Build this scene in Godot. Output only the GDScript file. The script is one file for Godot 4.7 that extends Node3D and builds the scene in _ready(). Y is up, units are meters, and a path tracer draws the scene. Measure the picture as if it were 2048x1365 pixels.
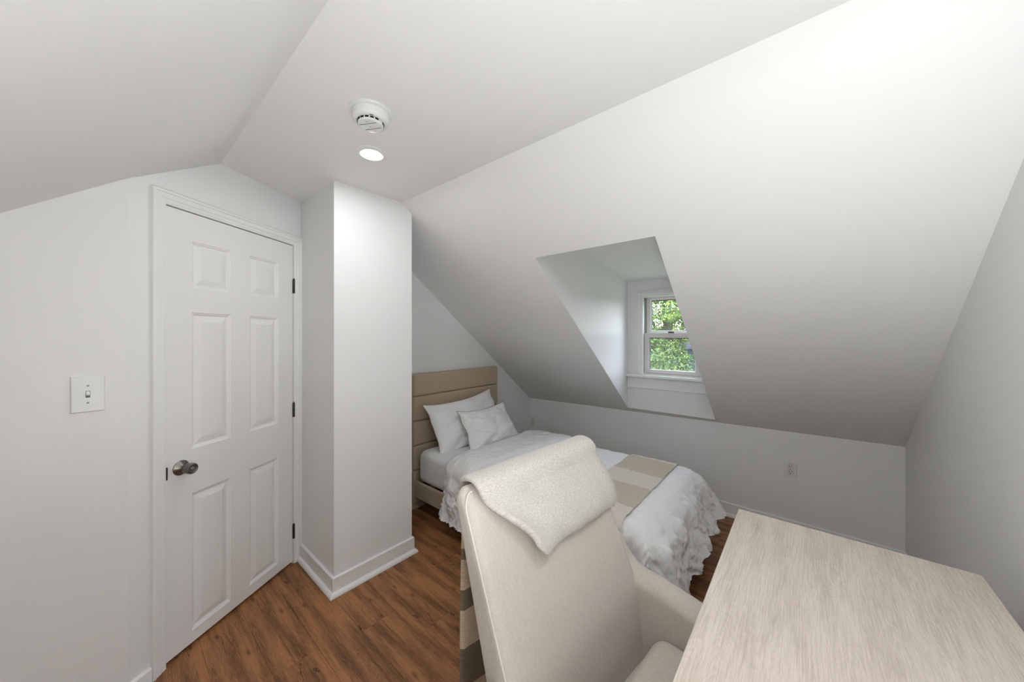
extends Node3D
# Attic bedroom. Plan axes: a runs along the ridge away from the gable behind the camera, b runs towards the dormer side, h is height.

const EYE := 1.47
const YAW := 49.63
const CEIL := 2.347          # flat ceiling height
const B_L := 0.376           # where the flat ceiling meets the left slope
const B_R := 1.2614          # where it meets the right slope
const PITCH := 0.7897        # fall of the right slope per metre
const PITCH_L := 0.758
const A_R := -0.483          # right gable wall
const A_H := 2.556           # wall behind the bed
const A_LEFT := 2.085        # left gable wall
const B_REAR := -1.62
const TH := deg_to_rad(30.665)  # turn of the door wall
const D_A := 2.151
const D_B := 0.172

var M := {}
var noise := FastNoiseLite.new()


func P(a: float, b: float, h: float) -> Vector3:
	return Vector3(b, h, -a)


# ---------------------------------------------------------------- mesh builder
class Geo:
	var v := PackedVector3Array()
	var n := PackedVector3Array()
	var t := PackedVector2Array()
	var idx := PackedInt32Array()

	func poly(pts: Array, out: Vector3, uvs: Array = []) -> void:
		var nn := Vector3.ZERO
		for i in range(1, pts.size() - 1):
			nn += (pts[i] - pts[0]).cross(pts[i + 1] - pts[0])
		nn = nn.normalized()
		var ccw := nn.dot(out) > 0.0
		if not ccw:
			nn = -nn
		var tx: Vector3 = (pts[1] - pts[0]).normalized()
		var ty := nn.cross(tx)
		var base := v.size()
		for i in pts.size():
			v.append(pts[i])
			n.append(nn)
			t.append(uvs[i] if uvs.size() else Vector2(pts[i].dot(tx), pts[i].dot(ty)))
		for i in range(1, pts.size() - 1):
			if ccw:
				idx.append_array([base, base + i + 1, base + i])
			else:
				idx.append_array([base, base + i, base + i + 1])

	func hexa(p: Array) -> void:
		var c := Vector3.ZERO
		for q in p:
			c += q / 8.0
		for f in [[0, 1, 2, 3], [4, 5, 6, 7], [0, 1, 5, 4], [1, 2, 6, 5], [2, 3, 7, 6], [3, 0, 4, 7]]:
			var m: Vector3 = (p[f[0]] + p[f[1]] + p[f[2]] + p[f[3]]) / 4.0
			poly([p[f[0]], p[f[1]], p[f[2]], p[f[3]]], m - c)

	func box(c: Vector3, s: Vector3, ch := 0.0, bs := Basis()) -> void:
		var h := s / 2.0
		if ch <= 0.0:
			var q := []
			for y in [-1.0, 1.0]:
				for k in [[-1.0, -1.0], [1.0, -1.0], [1.0, 1.0], [-1.0, 1.0]]:
					q.append(c + bs * Vector3(k[0] * h.x, y * h.y, k[1] * h.z))
			hexa(q)
			return
		var at := func(sx: float, sy: float, sz: float, ax: int) -> Vector3:
			var r := Vector3(h.x - ch, h.y - ch, h.z - ch)
			r[ax] += ch
			return c + bs * Vector3(sx * r.x, sy * r.y, sz * r.z)
		for ax in 3:
			var a1 := (ax + 1) % 3
			var a2 := (ax + 2) % 3
			for sg in [-1.0, 1.0]:
				var pts := []
				for k in [[-1.0, -1.0], [1.0, -1.0], [1.0, 1.0], [-1.0, 1.0]]:
					var e := Vector3.ZERO
					e[ax] = sg
					e[a1] = k[0]
					e[a2] = k[1]
					pts.append(at.call(e.x, e.y, e.z, ax))
				var o := Vector3.ZERO
				o[ax] = sg
				poly(pts, bs * o)
				for s2 in [-1.0, 1.0]:
					var ep := []
					for k in [[-1.0, ax], [1.0, ax], [1.0, a1], [-1.0, a1]]:
						var e2 := Vector3.ZERO
						e2[ax] = sg
						e2[a1] = s2
						e2[a2] = k[0]
						ep.append(at.call(e2.x, e2.y, e2.z, int(k[1])))
					var o2 := Vector3.ZERO
					o2[ax] = sg
					o2[a1] = s2
					poly(ep, bs * o2)
		for sx in [-1.0, 1.0]:
			for sy in [-1.0, 1.0]:
				for sz in [-1.0, 1.0]:
					poly([at.call(sx, sy, sz, 0), at.call(sx, sy, sz, 1), at.call(sx, sy, sz, 2)], bs * Vector3(sx, sy, sz))

	# rows of points -> smooth surface; wraps join last to first
	func grid(rows: Array, uvs: Array = [], wrap_i := false, wrap_j := false, closed := false) -> void:
		var ni := rows.size()
		var nj: int = rows[0].size()
		var base := v.size()
		var nrm := []
		var sign_sum := 0.0
		var c := Vector3.ZERO
		if closed:
			for r in rows:
				for q in r:
					c += q / float(ni * nj)
		for i in ni:
			for j in nj:
				var i0 := (i - 1 + ni) % ni if wrap_i else maxi(i - 1, 0)
				var i1 := (i + 1) % ni if wrap_i else mini(i + 1, ni - 1)
				var j0 := (j - 1 + nj) % nj if wrap_j else maxi(j - 1, 0)
				var j1 := (j + 1) % nj if wrap_j else mini(j + 1, nj - 1)
				var q: Vector3 = (rows[i1][j] - rows[i0][j]).cross(rows[i][j1] - rows[i][j0])
				q = q.normalized() if q.length() > 1e-12 else Vector3.ZERO
				nrm.append(q)
				sign_sum += q.dot(rows[i][j] - c)
		var flip := closed and sign_sum < 0.0
		for i in ni:
			for j in nj:
				var q2: Vector3 = nrm[i * nj + j]
				if q2 == Vector3.ZERO:
					for k in nj:
						q2 += nrm[i * nj + k]
					for k in [maxi(i - 1, 0), mini(i + 1, ni - 1)]:
						for m in nj:
							q2 += nrm[k * nj + m]
					q2 = q2.normalized() if q2.length() > 1e-9 else Vector3.UP
				v.append(rows[i][j])
				n.append(-q2 if flip else q2)
				t.append(uvs[i][j] if uvs.size() else Vector2(float(i) / maxf(1, ni - 1), float(j) / maxf(1, nj - 1)))
		var li := ni if wrap_i else ni - 1
		var lj := nj if wrap_j else nj - 1
		for i in li:
			for j in lj:
				var p00 := base + i * nj + j
				var p10 := base + ((i + 1) % ni) * nj + j
				var p11 := base + ((i + 1) % ni) * nj + (j + 1) % nj
				var p01 := base + i * nj + (j + 1) % nj
				if flip:
					idx.append_array([p00, p10, p11, p00, p11, p01])
				else:
					idx.append_array([p00, p11, p10, p00, p01, p11])

	# profile of (radius, height) turned about the y axis of xf
	func lathe(prof: Array, xf := Transform3D(), seg := 40, sharp := 45.0) -> void:
		var runs := []
		var run := [prof[0]]
		for i in range(1, prof.size()):
			run.append(prof[i])
			if i < prof.size() - 1:
				var d0: Vector2 = (prof[i] - prof[i - 1]).normalized()
				var d1: Vector2 = (prof[i + 1] - prof[i]).normalized()
				if absf(rad_to_deg(d0.angle_to(d1))) > sharp:
					runs.append(run)
					run = [prof[i]]
		runs.append(run)
		for r in runs:
			var base := v.size()
			for i in r.size():
				var d: Vector2 = (r[mini(i + 1, r.size() - 1)] - r[maxi(i - 1, 0)]).normalized()
				var nn := Vector2(d.y, -d.x)
				for k in seg + 1:
					var an := TAU * k / seg
					v.append(xf * Vector3(r[i].x * cos(an), r[i].y, r[i].x * sin(an)))
					n.append((xf.basis * Vector3(nn.x * cos(an), nn.y, nn.x * sin(an))).normalized())
					t.append(Vector2(float(k) / seg, float(i) / r.size()))
			for i in r.size() - 1:
				for k in seg:
					var p0: int = base + i * (seg + 1) + k
					var p1: int = p0 + seg + 1
					idx.append_array([p0, p0 + 1, p1 + 1, p0, p1 + 1, p1])

	func tube(path: Array, r: float, closed := false, seg := 8) -> void:
		var rows := []
		var up := Vector3(0.13, 0.97, 0.21).normalized()
		for i in path.size():
			var a: Vector3 = path[(i - 1 + path.size()) % path.size()] if closed else path[maxi(i - 1, 0)]
			var b: Vector3 = path[(i + 1) % path.size()] if closed else path[mini(i + 1, path.size() - 1)]
			var d := (b - a).normalized()
			up = (up - d * up.dot(d)).normalized()
			var s := d.cross(up)
			var row := []
			for k in seg:
				var an := TAU * k / seg
				row.append(path[i] + (up * cos(an) + s * sin(an)) * r)
			rows.append(row)
		grid(rows, [], closed, true)
		if not closed:
			for e in [0, path.size() - 1]:
				var o: Vector3 = path[e] - path[1 if e == 0 else e - 1]
				poly(rows[e], o)

	# profile (out, up) swept along a plan path with mitred corners; side = +1 or -1 picks the outward side
	func run(path: Array, prof: Array, side: float) -> void:
		var rings := []
		for i in path.size():
			var p: Vector3 = path[i]
			var d0: Vector3 = (path[i] - path[i - 1]).normalized() if i > 0 else (path[i + 1] - path[i]).normalized()
			var d1: Vector3 = (path[i + 1] - path[i]).normalized() if i < path.size() - 1 else d0
			var n0 := d0.cross(Vector3.UP) * side
			var n1 := d1.cross(Vector3.UP) * side
			var m := (n0 + n1) / (1.0 + n0.dot(n1))
			var ring := []
			for q in prof:
				ring.append(p + m * q.x + Vector3.UP * q.y)
			rings.append(ring)
		for i in path.size() - 1:
			var c := Vector3.ZERO
			for q in rings[i]:
				c += q / (2.0 * prof.size())
			for q in rings[i + 1]:
				c += q / (2.0 * prof.size())
			for k in prof.size():
				var k1 := (k + 1) % prof.size()
				var e: Vector2 = prof[k1] - prof[k]
				var dd: Vector3 = (path[i + 1] - path[i]).normalized()
				var nn := dd.cross(Vector3.UP) * side
				var area := 0.0
				for z in prof.size():
					area += prof[z].cross(prof[(z + 1) % prof.size()])
				var o2 := Vector2(e.y, -e.x) * signf(area)
				poly([rings[i][k], rings[i + 1][k], rings[i + 1][k1], rings[i][k1]], nn * o2.x + Vector3.UP * o2.y)
		var flat := PackedVector2Array(prof)
		var tri := Geometry2D.triangulate_polygon(flat)
		for e in [0, path.size() - 1]:
			var od: Vector3 = path[0] - path[1] if e == 0 else path[e] - path[e - 1]
			for k in range(0, tri.size(), 3):
				poly([rings[e][tri[k]], rings[e][tri[k + 1]], rings[e][tri[k + 2]]], od)

	# prism: flat polygon pulled along a vector
	func prism(pts: Array, by: Vector3) -> void:
		var c := by / 2.0
		for q in pts:
			c += q / pts.size()
		var far := []
		for q in pts:
			far.append(q + by)
		poly(pts, -by)
		poly(far, by)
		for i in pts.size():
			var j := (i + 1) % pts.size()
			var m: Vector3 = (pts[i] + pts[j] + by) / 2.0
			poly([pts[i], pts[j], far[j], far[i]], m - c)

	# cloth with thickness from a sheet of points
	func shell(rows: Array, th: float, uvs: Array) -> void:
		var ni := rows.size()
		var nj: int = rows[0].size()
		var out := []
		var ou := []
		for i in ni:
			var top := []
			var bot := []
			for j in nj:
				var q: Vector3 = (rows[mini(i + 1, ni - 1)][j] - rows[maxi(i - 1, 0)][j]).cross(rows[i][mini(j + 1, nj - 1)] - rows[i][maxi(j - 1, 0)]).normalized()
				var edge := 1.0
				if i == 0 or i == ni - 1:
					edge = 0.35
				top.append(rows[i][j] + q * th * 0.5 * edge)
				bot.append(rows[i][j] - q * th * 0.5 * edge)
			var e0: Vector3 = rows[i][0] + (rows[i][0] - rows[i][1]).normalized() * th * 0.5
			var e1: Vector3 = rows[i][nj - 1] + (rows[i][nj - 1] - rows[i][nj - 2]).normalized() * th * 0.5
			var row := top.duplicate()
			row.append(e1)
			var ur: Array = uvs[i].duplicate()
			ur.append(uvs[i][nj - 1])
			for j in nj:
				row.append(bot[nj - 1 - j])
				ur.append(uvs[i][nj - 1 - j])
			row.append(e0)
			ur.append(uvs[i][0])
			out.append(row)
			ou.append(ur)
		grid(out, ou, false, true, false)
		for i in [0, ni - 1]:
			var od: Vector3 = rows[0][nj / 2] - rows[1][nj / 2] if i == 0 else rows[ni - 1][nj / 2] - rows[ni - 2][nj / 2]
			var w: int = out[i].size()
			for j in nj - 1:
				poly([out[i][j], out[i][j + 1], out[i][w - 3 - j], out[i][w - 2 - j]], od, [ou[i][j], ou[i][j + 1], ou[i][j + 1], ou[i][j]])

	func mesh() -> ArrayMesh:
		var arr := []
		arr.resize(Mesh.ARRAY_MAX)
		arr[Mesh.ARRAY_VERTEX] = v
		arr[Mesh.ARRAY_NORMAL] = n
		arr[Mesh.ARRAY_TEX_UV] = t
		arr[Mesh.ARRAY_INDEX] = idx
		var m := ArrayMesh.new()
		m.add_surface_from_arrays(Mesh.PRIMITIVE_TRIANGLES, arr)
		return m


# ---------------------------------------------------------------- nodes
func tag(o: Node3D, label: String, category: String, group := "") -> Node3D:
	o.set_meta("label", label)
	o.set_meta("category", category)
	if group:
		o.set_meta("group", group)
	return o


func base(called: String, at := Vector3.ZERO, turn := 0.0, parent: Node3D = self) -> Node3D:
	var o := Node3D.new()
	o.name = called
	parent.add_child(o, true)
	o.position = at
	o.rotation.y = turn
	return o


func put(called: String, g: Geo, m: Material, parent: Node3D = self) -> MeshInstance3D:
	return put_mesh(called, g.mesh(), m, parent)


func put_mesh(called: String, me: Mesh, m: Material, parent: Node3D = self) -> MeshInstance3D:
	var o := MeshInstance3D.new()
	o.name = called
	o.mesh = me
	o.material_override = m
	parent.add_child(o, true)
	return o


func structure(o: Node3D) -> Node3D:
	o.set_meta("kind", "structure")
	return o


# ---------------------------------------------------------------- materials
func mat(called: String, c: Color, rough: float, spec := 0.5) -> StandardMaterial3D:
	var m := StandardMaterial3D.new()
	m.resource_name = called
	m.albedo_color = c
	m.roughness = rough
	m.metallic_specular = spec
	M[called] = m
	return m


func noise_normal(size: int, freq: float, octaves: int, strength: float, sd: int) -> ImageTexture:
	var f := FastNoiseLite.new()
	f.seed = sd
	f.noise_type = FastNoiseLite.TYPE_SIMPLEX_SMOOTH
	f.frequency = freq
	f.fractal_octaves = octaves
	var im := f.get_seamless_image(size, size)
	im.convert(Image.FORMAT_RGBA8)
	im.bump_map_to_normal_map(strength)
	return ImageTexture.create_from_image(im)


func N(x: float, y: float) -> float:
	return noise.get_noise_2d(x, y)


func plank_texture(sd: int, w: int, h: int) -> ImageTexture:
	var rng := RandomNumberGenerator.new()
	rng.seed = sd
	var o := sd * 37.3
	var knots := []
	for k in 2 + sd % 2:
		knots.append([rng.randf_range(0.03, 0.15), rng.randf_range(0.1, 1.15), rng.randf_range(0.55, 1.1)])
	var data := PackedByteArray()
	data.resize(w * h * 3)
	var light := Vector3(0.68, 0.465, 0.295)
	var dark := Vector3(0.24, 0.145, 0.085)
	var shift := rng.randf_range(-0.05, 0.04)
	var at := 0
	for j in h:
		var y := j * 1.25 / h
		for i in w:
			var x := i * 0.18 / w
			var field := N(x * 7.0 + o, y * 1.1 + o) * 0.9 + N(x * 34.0 + o, y * 5.0) * 0.10
			var knot := 0.0
			for k in knots:
				var dx: float = (x - k[0]) / (0.022 * k[2])
				var dy: float = (y - k[1]) / (0.06 * k[2])
				var q := dx * dx + dy * dy
				if q < 9.0:
					var g := exp(-q)
					field += g * 0.55
					knot += exp(-q * 7.0)
			var ring := field * 24.0
			var fr := ring - floorf(ring)
			var open := clampf(0.35 + 1.5 * N(x * 6.0 + 5.0, y * 1.5 - o), 0.0, 1.0)
			var d := 0.36 * fr * fr * (0.25 + 0.75 * open) - 0.06
			d += 0.15 * N(x * 300.0, y * 11.0 + o) + 0.10 * N(x * 800.0 + o, y * 26.0)
			d += 0.20 * N(x * 11.0 - o, y * 1.3 + 9.0) + 0.12 * N(x * 40.0 - o, y * 2.2)
			d += 0.5 * minf(knot, 1.0)
			var crack := absf(N(x * 12.0 + o * 2.0, y * 1.25 + 71.0 + N(x * 60.0, y * 40.0) * 0.02))
			if crack < 0.04:
				var gate := N(x * 9.0 - 31.0, y * 4.0 + o)
				if gate > 0.05:
					d += (1.0 - crack / 0.04) * minf(1.0, (gate - 0.05) * 5.0) * 0.9
			d = clampf(0.24 + d + shift, 0.0, 1.0)
			var c := light.lerp(dark, d)
			data[at] = int(c.x * 255.0)
			data[at + 1] = int(c.y * 255.0)
			data[at + 2] = int(c.z * 255.0)
			at += 3
	return ImageTexture.create_from_image(Image.create_from_data(w, h, false, Image.FORMAT_RGB8, data))


func desk_texture(w: int, h: int) -> ImageTexture:
	var data := PackedByteArray()
	data.resize(w * h * 3)
	var light := Vector3(0.86, 0.815, 0.765)
	var dark := Vector3(0.69, 0.64, 0.585)
	var at := 0
	for j in h:
		var y := j * 1.3 / h
		for i in w:
			var x := i * 0.66 / w
			var strip := floorf(x / 0.165)
			var field := N(x * 6.0 + strip * 17.0, y * 1.2 + strip * 5.0) * 1.0 + N(x * 40.0, y * 4.0) * 0.06
			var ring := field * 13.0
			var fr := ring - floorf(ring)
			var d := 0.16 + 0.22 * fr * fr
			d += 0.22 * N(x * 260.0, y * 5.0) + 0.16 * N(x * 700.0, y * 16.0) + 0.14 * N(x * 16.0 + 40.0, y * 2.0)
			var kx := (x - 0.56) / 0.014
			var ky := (y - 0.12) / 0.05
			d += 0.55 * exp(-(kx * kx + ky * ky)) * (0.7 + 0.6 * N(x * 120.0, y * 60.0))
			var c := light.lerp(dark, clampf(d, 0.0, 1.0))
			data[at] = int(c.x * 255.0)
			data[at + 1] = int(c.y * 255.0)
			data[at + 2] = int(c.z * 255.0)
			at += 3
	return ImageTexture.create_from_image(Image.create_from_data(w, h, false, Image.FORMAT_RGB8, data))


# woven cloth: threads and slubs, grey values near white that tint an albedo colour
func weave_textures(size: int, threads: int, slub: float, sd: int, twill := false, threads_v := 0) -> Array:
	if threads_v == 0:
		threads_v = threads
	var im := Image.create(size, size, false, Image.FORMAT_RGB8)
	var hm := Image.create(size, size, false, Image.FORMAT_RGBA8)
	for j in size:
		for i in size:
			var u := float(i) / size * threads
			var w := float(j) / size * threads_v
			var hgt: float
			if twill:
				var s := fposmod(u + w * 0.5, 2.0) / 2.0
				hgt = 0.5 + 0.5 * sin(s * TAU) * (0.75 + 0.25 * sin(w * TAU))
			else:
				var over := (int(u) + int(w)) % 2 == 0
				var fu := sin(fposmod(u, 1.0) * PI)
				var fw := sin(fposmod(w, 1.0) * PI)
				hgt = fu * (0.6 + 0.4 * fw) if over else fw * (0.6 + 0.4 * fu)
			var s1 := N(i * 0.55 + sd, j * 0.05) + N(i * 0.05, j * 0.55 + sd)
			var s2 := N(i * 0.02 + sd * 3.0, j * 0.02)
			var c := clampf(0.90 + 0.10 * (hgt - 0.5) + slub * s1 + slub * 0.3 * s2, 0.0, 1.0)
			im.set_pixel(i, j, Color(c, c, c * 0.995))
			var q := clampf(hgt * 0.8 + 0.1 + s1 * 0.1, 0.0, 1.0)
			hm.set_pixel(i, j, Color(q, q, q))
	hm.bump_map_to_normal_map(3.0)
	return [ImageTexture.create_from_image(im), ImageTexture.create_from_image(hm)]


# banded throw: list of [end 0..1, colour] along v, twill lines on top
func band_texture(w: int, h: int, bands: Array) -> ImageTexture:
	var im := Image.create(w, h, false, Image.FORMAT_RGB8)
	for j in h:
		var f := float(j) / h
		var c := Color.WHITE
		for b in bands:
			if f <= b[0]:
				c = b[1]
				break
		for i in w:
			var k := 0.97 + 0.05 * sin((i + j) * PI / 2.0) + 0.05 * N(i * 0.6, j * 0.12) + 0.05 * N(i * 0.12, j * 0.6 + 40.0)
			im.set_pixel(i, j, Color(minf(c.r * k, 1), minf(c.g * k, 1), minf(c.b * k, 1)))
	return ImageTexture.create_from_image(im)


func make_materials() -> void:
	noise.seed = 11
	noise.noise_type = FastNoiseLite.TYPE_SIMPLEX
	noise.frequency = 1.0
	noise.fractal_type = FastNoiseLite.FRACTAL_NONE
	var plaster := noise_normal(512, 0.02, 4, 1.6, 5)
	var roller := noise_normal(512, 0.05, 2, 1.2, 9)
	var m := mat("wall_paint", Color(0.93, 0.928, 0.922), 0.55, 0.4)
	m.normal_enabled = true
	m.normal_texture = roller
	m.normal_scale = 0.22
	m.uv1_triplanar = true
	m.uv1_world_triplanar = true
	m.uv1_scale = Vector3(5, 5, 5)
	m = mat("ceiling_paint", Color(0.93, 0.928, 0.922), 0.6, 0.4)
	m.normal_enabled = true
	m.normal_texture = plaster
	m.normal_scale = 0.3
	m.uv1_triplanar = true
	m.uv1_world_triplanar = true
	m.uv1_scale = Vector3(2.2, 2.2, 2.2)
	mat("trim_paint", Color(0.94, 0.938, 0.93), 0.3)
	mat("door_paint", Color(0.935, 0.93, 0.922), 0.4)
	mat("plastic_white", Color(0.9, 0.9, 0.885), 0.35)
	mat("plastic_grey", Color(0.32, 0.32, 0.31), 0.5)  # dark grey of the printed marks, lines, slot and rims
	mat("slot_black", Color(0.05, 0.05, 0.05), 0.6)
	mat("subfloor", Color(0.2, 0.13, 0.08), 0.8)
	m = mat("nickel", Color(0.50, 0.48, 0.455), 0.33)
	m.metallic = 1.0
	m = mat("dark_metal", Color(0.30, 0.285, 0.27), 0.42)
	m.metallic = 1.0
	m = mat("screw_metal", Color(0.62, 0.61, 0.59), 0.35)
	m.metallic = 1.0
	for k in 4:
		m = mat("plank_%d" % k, Color(1, 1, 1), 0.46, 0.45)
		m.albedo_texture = plank_texture(k + 3, 224, 1400)
	m = mat("desk_top", Color(1, 1, 1), 0.5, 0.45)
	m.albedo_texture = desk_texture(512, 1024)
	mat("desk_frame", Color(0.82, 0.775, 0.72), 0.5)
	var linen := weave_textures(384, 96, 0.05, 3)
	m = mat("chair_fabric", Color(0.925, 0.89, 0.845), 0.9, 0.2)
	m.albedo_texture = linen[0]
	m.normal_enabled = true
	m.normal_texture = linen[1]
	m.normal_scale = 0.35
	m.uv1_triplanar = true
	m.uv1_scale = Vector3(7, 7, 7)
	m.rim_enabled = true
	m.rim = 0.3
	m.rim_tint = 0.6
	m = mat("headboard_fabric", Color(0.82, 0.745, 0.645), 0.9, 0.2)
	m.albedo_texture = linen[0]
	m.normal_enabled = true
	m.normal_texture = linen[1]
	m.normal_scale = 0.4
	m.uv1_triplanar = true
	m.uv1_scale = Vector3(6, 6, 6)
	m = mat("chair_piping", Color(0.9, 0.87, 0.83), 0.85, 0.2)
	m = mat("leg_wood", Color(0.25, 0.16, 0.1), 0.5)
	var crumple := noise_normal(512, 0.012, 4, 5.0, 21)
	m = mat("cotton", Color(0.935, 0.93, 0.925), 0.85, 0.25)
	m.normal_enabled = true
	m.normal_texture = crumple
	m.normal_scale = 0.22
	m.uv1_triplanar = true
	m.uv1_scale = Vector3(3, 3, 3)
	m.rim_enabled = true
	m.rim = 0.2
	m = mat("sheet_cotton", Color(0.93, 0.925, 0.92), 0.85, 0.25)
	m = mat("pillow_cotton", Color(0.95, 0.945, 0.94), 0.85, 0.25)
	m.normal_enabled = true
	m.normal_texture = crumple
	m.normal_scale = 0.12
	m.uv1_triplanar = true
	m.uv1_scale = Vector3(4, 4, 4)
	mat("grey_piping", Color(0.55, 0.54, 0.54), 0.85, 0.2)
	var twill := weave_textures(1024, 150, 0.03, 8, true, 300)
	var cream := Color(0.865, 0.84, 0.81)
	var tan := Color(0.81, 0.76, 0.685)
	var wheat := Color(0.85, 0.765, 0.66)
	var brown := Color(0.5, 0.44, 0.36)
	m = mat("throw_cloth", Color(1, 1, 1), 0.95, 0.15)
	m.albedo_texture = band_texture(256, 1024, [[0.40, cream], [0.478, wheat], [0.508, brown], [0.589, wheat], [0.644, brown], [0.746, wheat], [0.85, brown], [1.0, wheat]])
	m.normal_enabled = true
	m.normal_texture = twill[1]
	m.normal_scale = 0.5
	m.rim_enabled = true
	m.rim = 0.4
	m = mat("runner_cloth", Color(1, 1, 1), 0.95, 0.15)
	var sand := Color(0.885, 0.85, 0.805)
	m.albedo_texture = band_texture(256, 1024, [[0.12, tan], [0.296, sand], [0.475, tan], [0.621, sand], [0.82, tan], [1.0, sand]])
	m.normal_enabled = true
	m.normal_texture = twill[1]
	m.normal_scale = 0.4
	m = mat("glass", Color(1, 1, 1, 0.04), 0.02)
	m.transparency = BaseMaterial3D.TRANSPARENCY_ALPHA
	m = mat("insect_screen", Color(0.2, 0.21, 0.22, 0.16), 0.9, 0.1)
	m.transparency = BaseMaterial3D.TRANSPARENCY_ALPHA
	mat("gasket", Color(0.18, 0.16, 0.15), 0.7)
	mat("vinyl", Color(0.9, 0.885, 0.87), 0.4)
	m = mat("leaf", Color(1, 1, 1), 0.5, 0.4)
	m.vertex_color_use_as_albedo = true
	m.backlight_enabled = true
	m.backlight = Color(0.75, 0.8, 0.45)
	mat("bark", Color(0.3, 0.24, 0.19), 0.9)
	mat("grass", Color(0.3, 0.4, 0.18), 0.95)
	mat("slate_siding", Color(0.2, 0.24, 0.31), 0.8)
	mat("roof_shingle", Color(0.16, 0.17, 0.2), 0.9)
	mat("roof_outside", Color(0.25, 0.25, 0.26), 0.9)
	m = mat("led_glow", Color(1, 1, 1), 0.5)
	m.emission_enabled = true
	m.emission = Color(1.0, 0.985, 0.96)
	m.emission_energy_multiplier = 6.0


# ---------------------------------------------------------------- build
func _ready() -> void:
	# camera
	var cam := Camera3D.new()
	cam.name = "camera"
	add_child(cam)
	cam.position = Vector3(0, EYE, 0)
	cam.rotation_degrees = Vector3(0, -YAW, 0)
	var f := 689.2
	cam.near = 0.05
	cam.far = 200.0
	cam.projection = Camera3D.PROJECTION_FRUSTUM
	cam.size = 1365.0 / f * cam.near
	cam.frustum_offset = Vector2(0, (671.1 - 682.5) / f * cam.near)
	cam.current = true
	# sky
	var we := WorldEnvironment.new()
	we.name = "environment"
	var env := Environment.new()
	env.background_mode = Environment.BG_SKY
	var sky := Sky.new()
	var sm := ProceduralSkyMaterial.new()
	sm.sky_top_color = Color(0.74, 0.79, 0.87)
	sm.sky_horizon_color = Color(0.98, 0.985, 1.0)
	sm.ground_bottom_color = Color(0.3, 0.32, 0.26)
	sm.ground_horizon_color = Color(0.6, 0.64, 0.6)
	sm.sky_energy_multiplier = 3.5
	sky.sky_material = sm
	env.sky = sky
	env.tonemap_mode = Environment.TONE_MAPPER_LINEAR
	env.tonemap_exposure = 0.97
	env.sdfgi_enabled = true
	env.ssao_enabled = true
	env.ssil_enabled = true
	we.environment = env
	add_child(we)
	# sun, behind the house and high
	var sun := DirectionalLight3D.new()
	sun.name = "sun"
	sun.light_energy = 1.8
	sun.light_color = Color(1.0, 0.95, 0.86)
	sun.light_angular_distance = 0.6
	sun.shadow_enabled = true
	add_child(sun)
	sun.look_at_from_position(Vector3.ZERO, P(-0.35, 0.75, -0.9), Vector3.UP)

	make_materials()
	build_shell()
	build_dormer()
	build_trim()
	build_door()
	downlight(1.595, 0.829, LAMP1, "round recessed ceiling light beside the smoke alarm")
	downlight(-0.05, 0.76, LAMP2, "unseen round recessed ceiling light, out of view over the desk")  # out of view, placed to light the desk and the right slope
	unseen_uplight()
	smoke_alarm()
	build_bed()
	build_desk()
	build_chair()
	fittings()
	build_outside()


func downlight(a: float, b: float, energy: float, label: String) -> void:
	var o := base("recessed_light", P(a, b, CEIL))
	tag(o, label, "ceiling light", "recessed ceiling lights")
	var g := Geo.new()
	g.lathe([Vector2(0.076, 0.0), Vector2(0.075, -0.003), Vector2(0.066, -0.006), Vector2(0.052, -0.0065), Vector2(0.046, -0.003), Vector2(0.045, -0.001)])
	put("trim_ring", g, M.plastic_white, o)
	g = Geo.new()
	g.lathe([Vector2(0.0455, -0.0012), Vector2(0.0, -0.0016)])
	put("glowing_lens", g, M.led_glow, o)
	var l := AreaLight3D.new()
	l.name = "lamp_glow"
	l.area_size = Vector2(0.06, 0.06)
	l.area_range = 12.0
	l.light_color = Color(0.975, 0.985, 0.995)
	l.light_energy = energy
	l.shadow_enabled = true
	l.position = Vector3(0, -0.004, 0)
	l.rotation_degrees = Vector3(-90, 0, 0)
	o.add_child(l)


# unseen uplight out of view behind the camera, placed to brighten the ceiling
func unseen_uplight() -> void:
	var o := base("unseen_uplight", P(-0.29, 0.06, 0))
	tag(o, "unseen short white uplight behind the camera, placed to brighten the ceiling", "unseen lamp")
	var g := Geo.new()
	g.lathe([Vector2(0, 0), Vector2(0.13, 0.0), Vector2(0.13, 0.012), Vector2(0.12, 0.018), Vector2(0.02, 0.026), Vector2(0.0, 0.026)])
	put("base", g, M.plastic_white, o)
	g = Geo.new()
	g.lathe([Vector2(0.011, 0.02), Vector2(0.011, 0.67)])
	put("pole", g, M.plastic_white, o)
	g = Geo.new()
	g.lathe([Vector2(0.0, 0.65), Vector2(0.03, 0.655), Vector2(0.11, 0.70), Vector2(0.15, 0.75), Vector2(0.152, 0.752), Vector2(0.146, 0.752), Vector2(0.105, 0.706), Vector2(0.0, 0.68)])
	put("shade", g, M.plastic_white, o)
	g = Geo.new()
	g.lathe([Vector2(0.125, 0.732), Vector2(0.0, 0.732)])
	put("glowing_lens", g, M.led_glow, o)
	var l := AreaLight3D.new()
	l.name = "lamp_glow"
	l.area_size = Vector2(0.2, 0.2)
	l.area_range = 12.0
	l.light_color = Color(0.968, 0.983, 0.995)
	l.light_energy = UPLIGHT
	l.shadow_enabled = true
	l.position = Vector3(0, 0.754, 0)
	l.rotation_degrees = Vector3(90, 0, 0)
	o.add_child(l)


const UPLIGHT := 2.8
const LAMP1 := 0.35
const LAMP2 := 0.45


# right slope surface height
func slope(b: float) -> float:
	return CEIL - (b - B_R) * PITCH


func slope_l(b: float) -> float:
	return CEIL - (B_L - b) * PITCH_L


func knee_b(a: float) -> float:
	return 3.265 + 0.0235 * (a - A_R)


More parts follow.
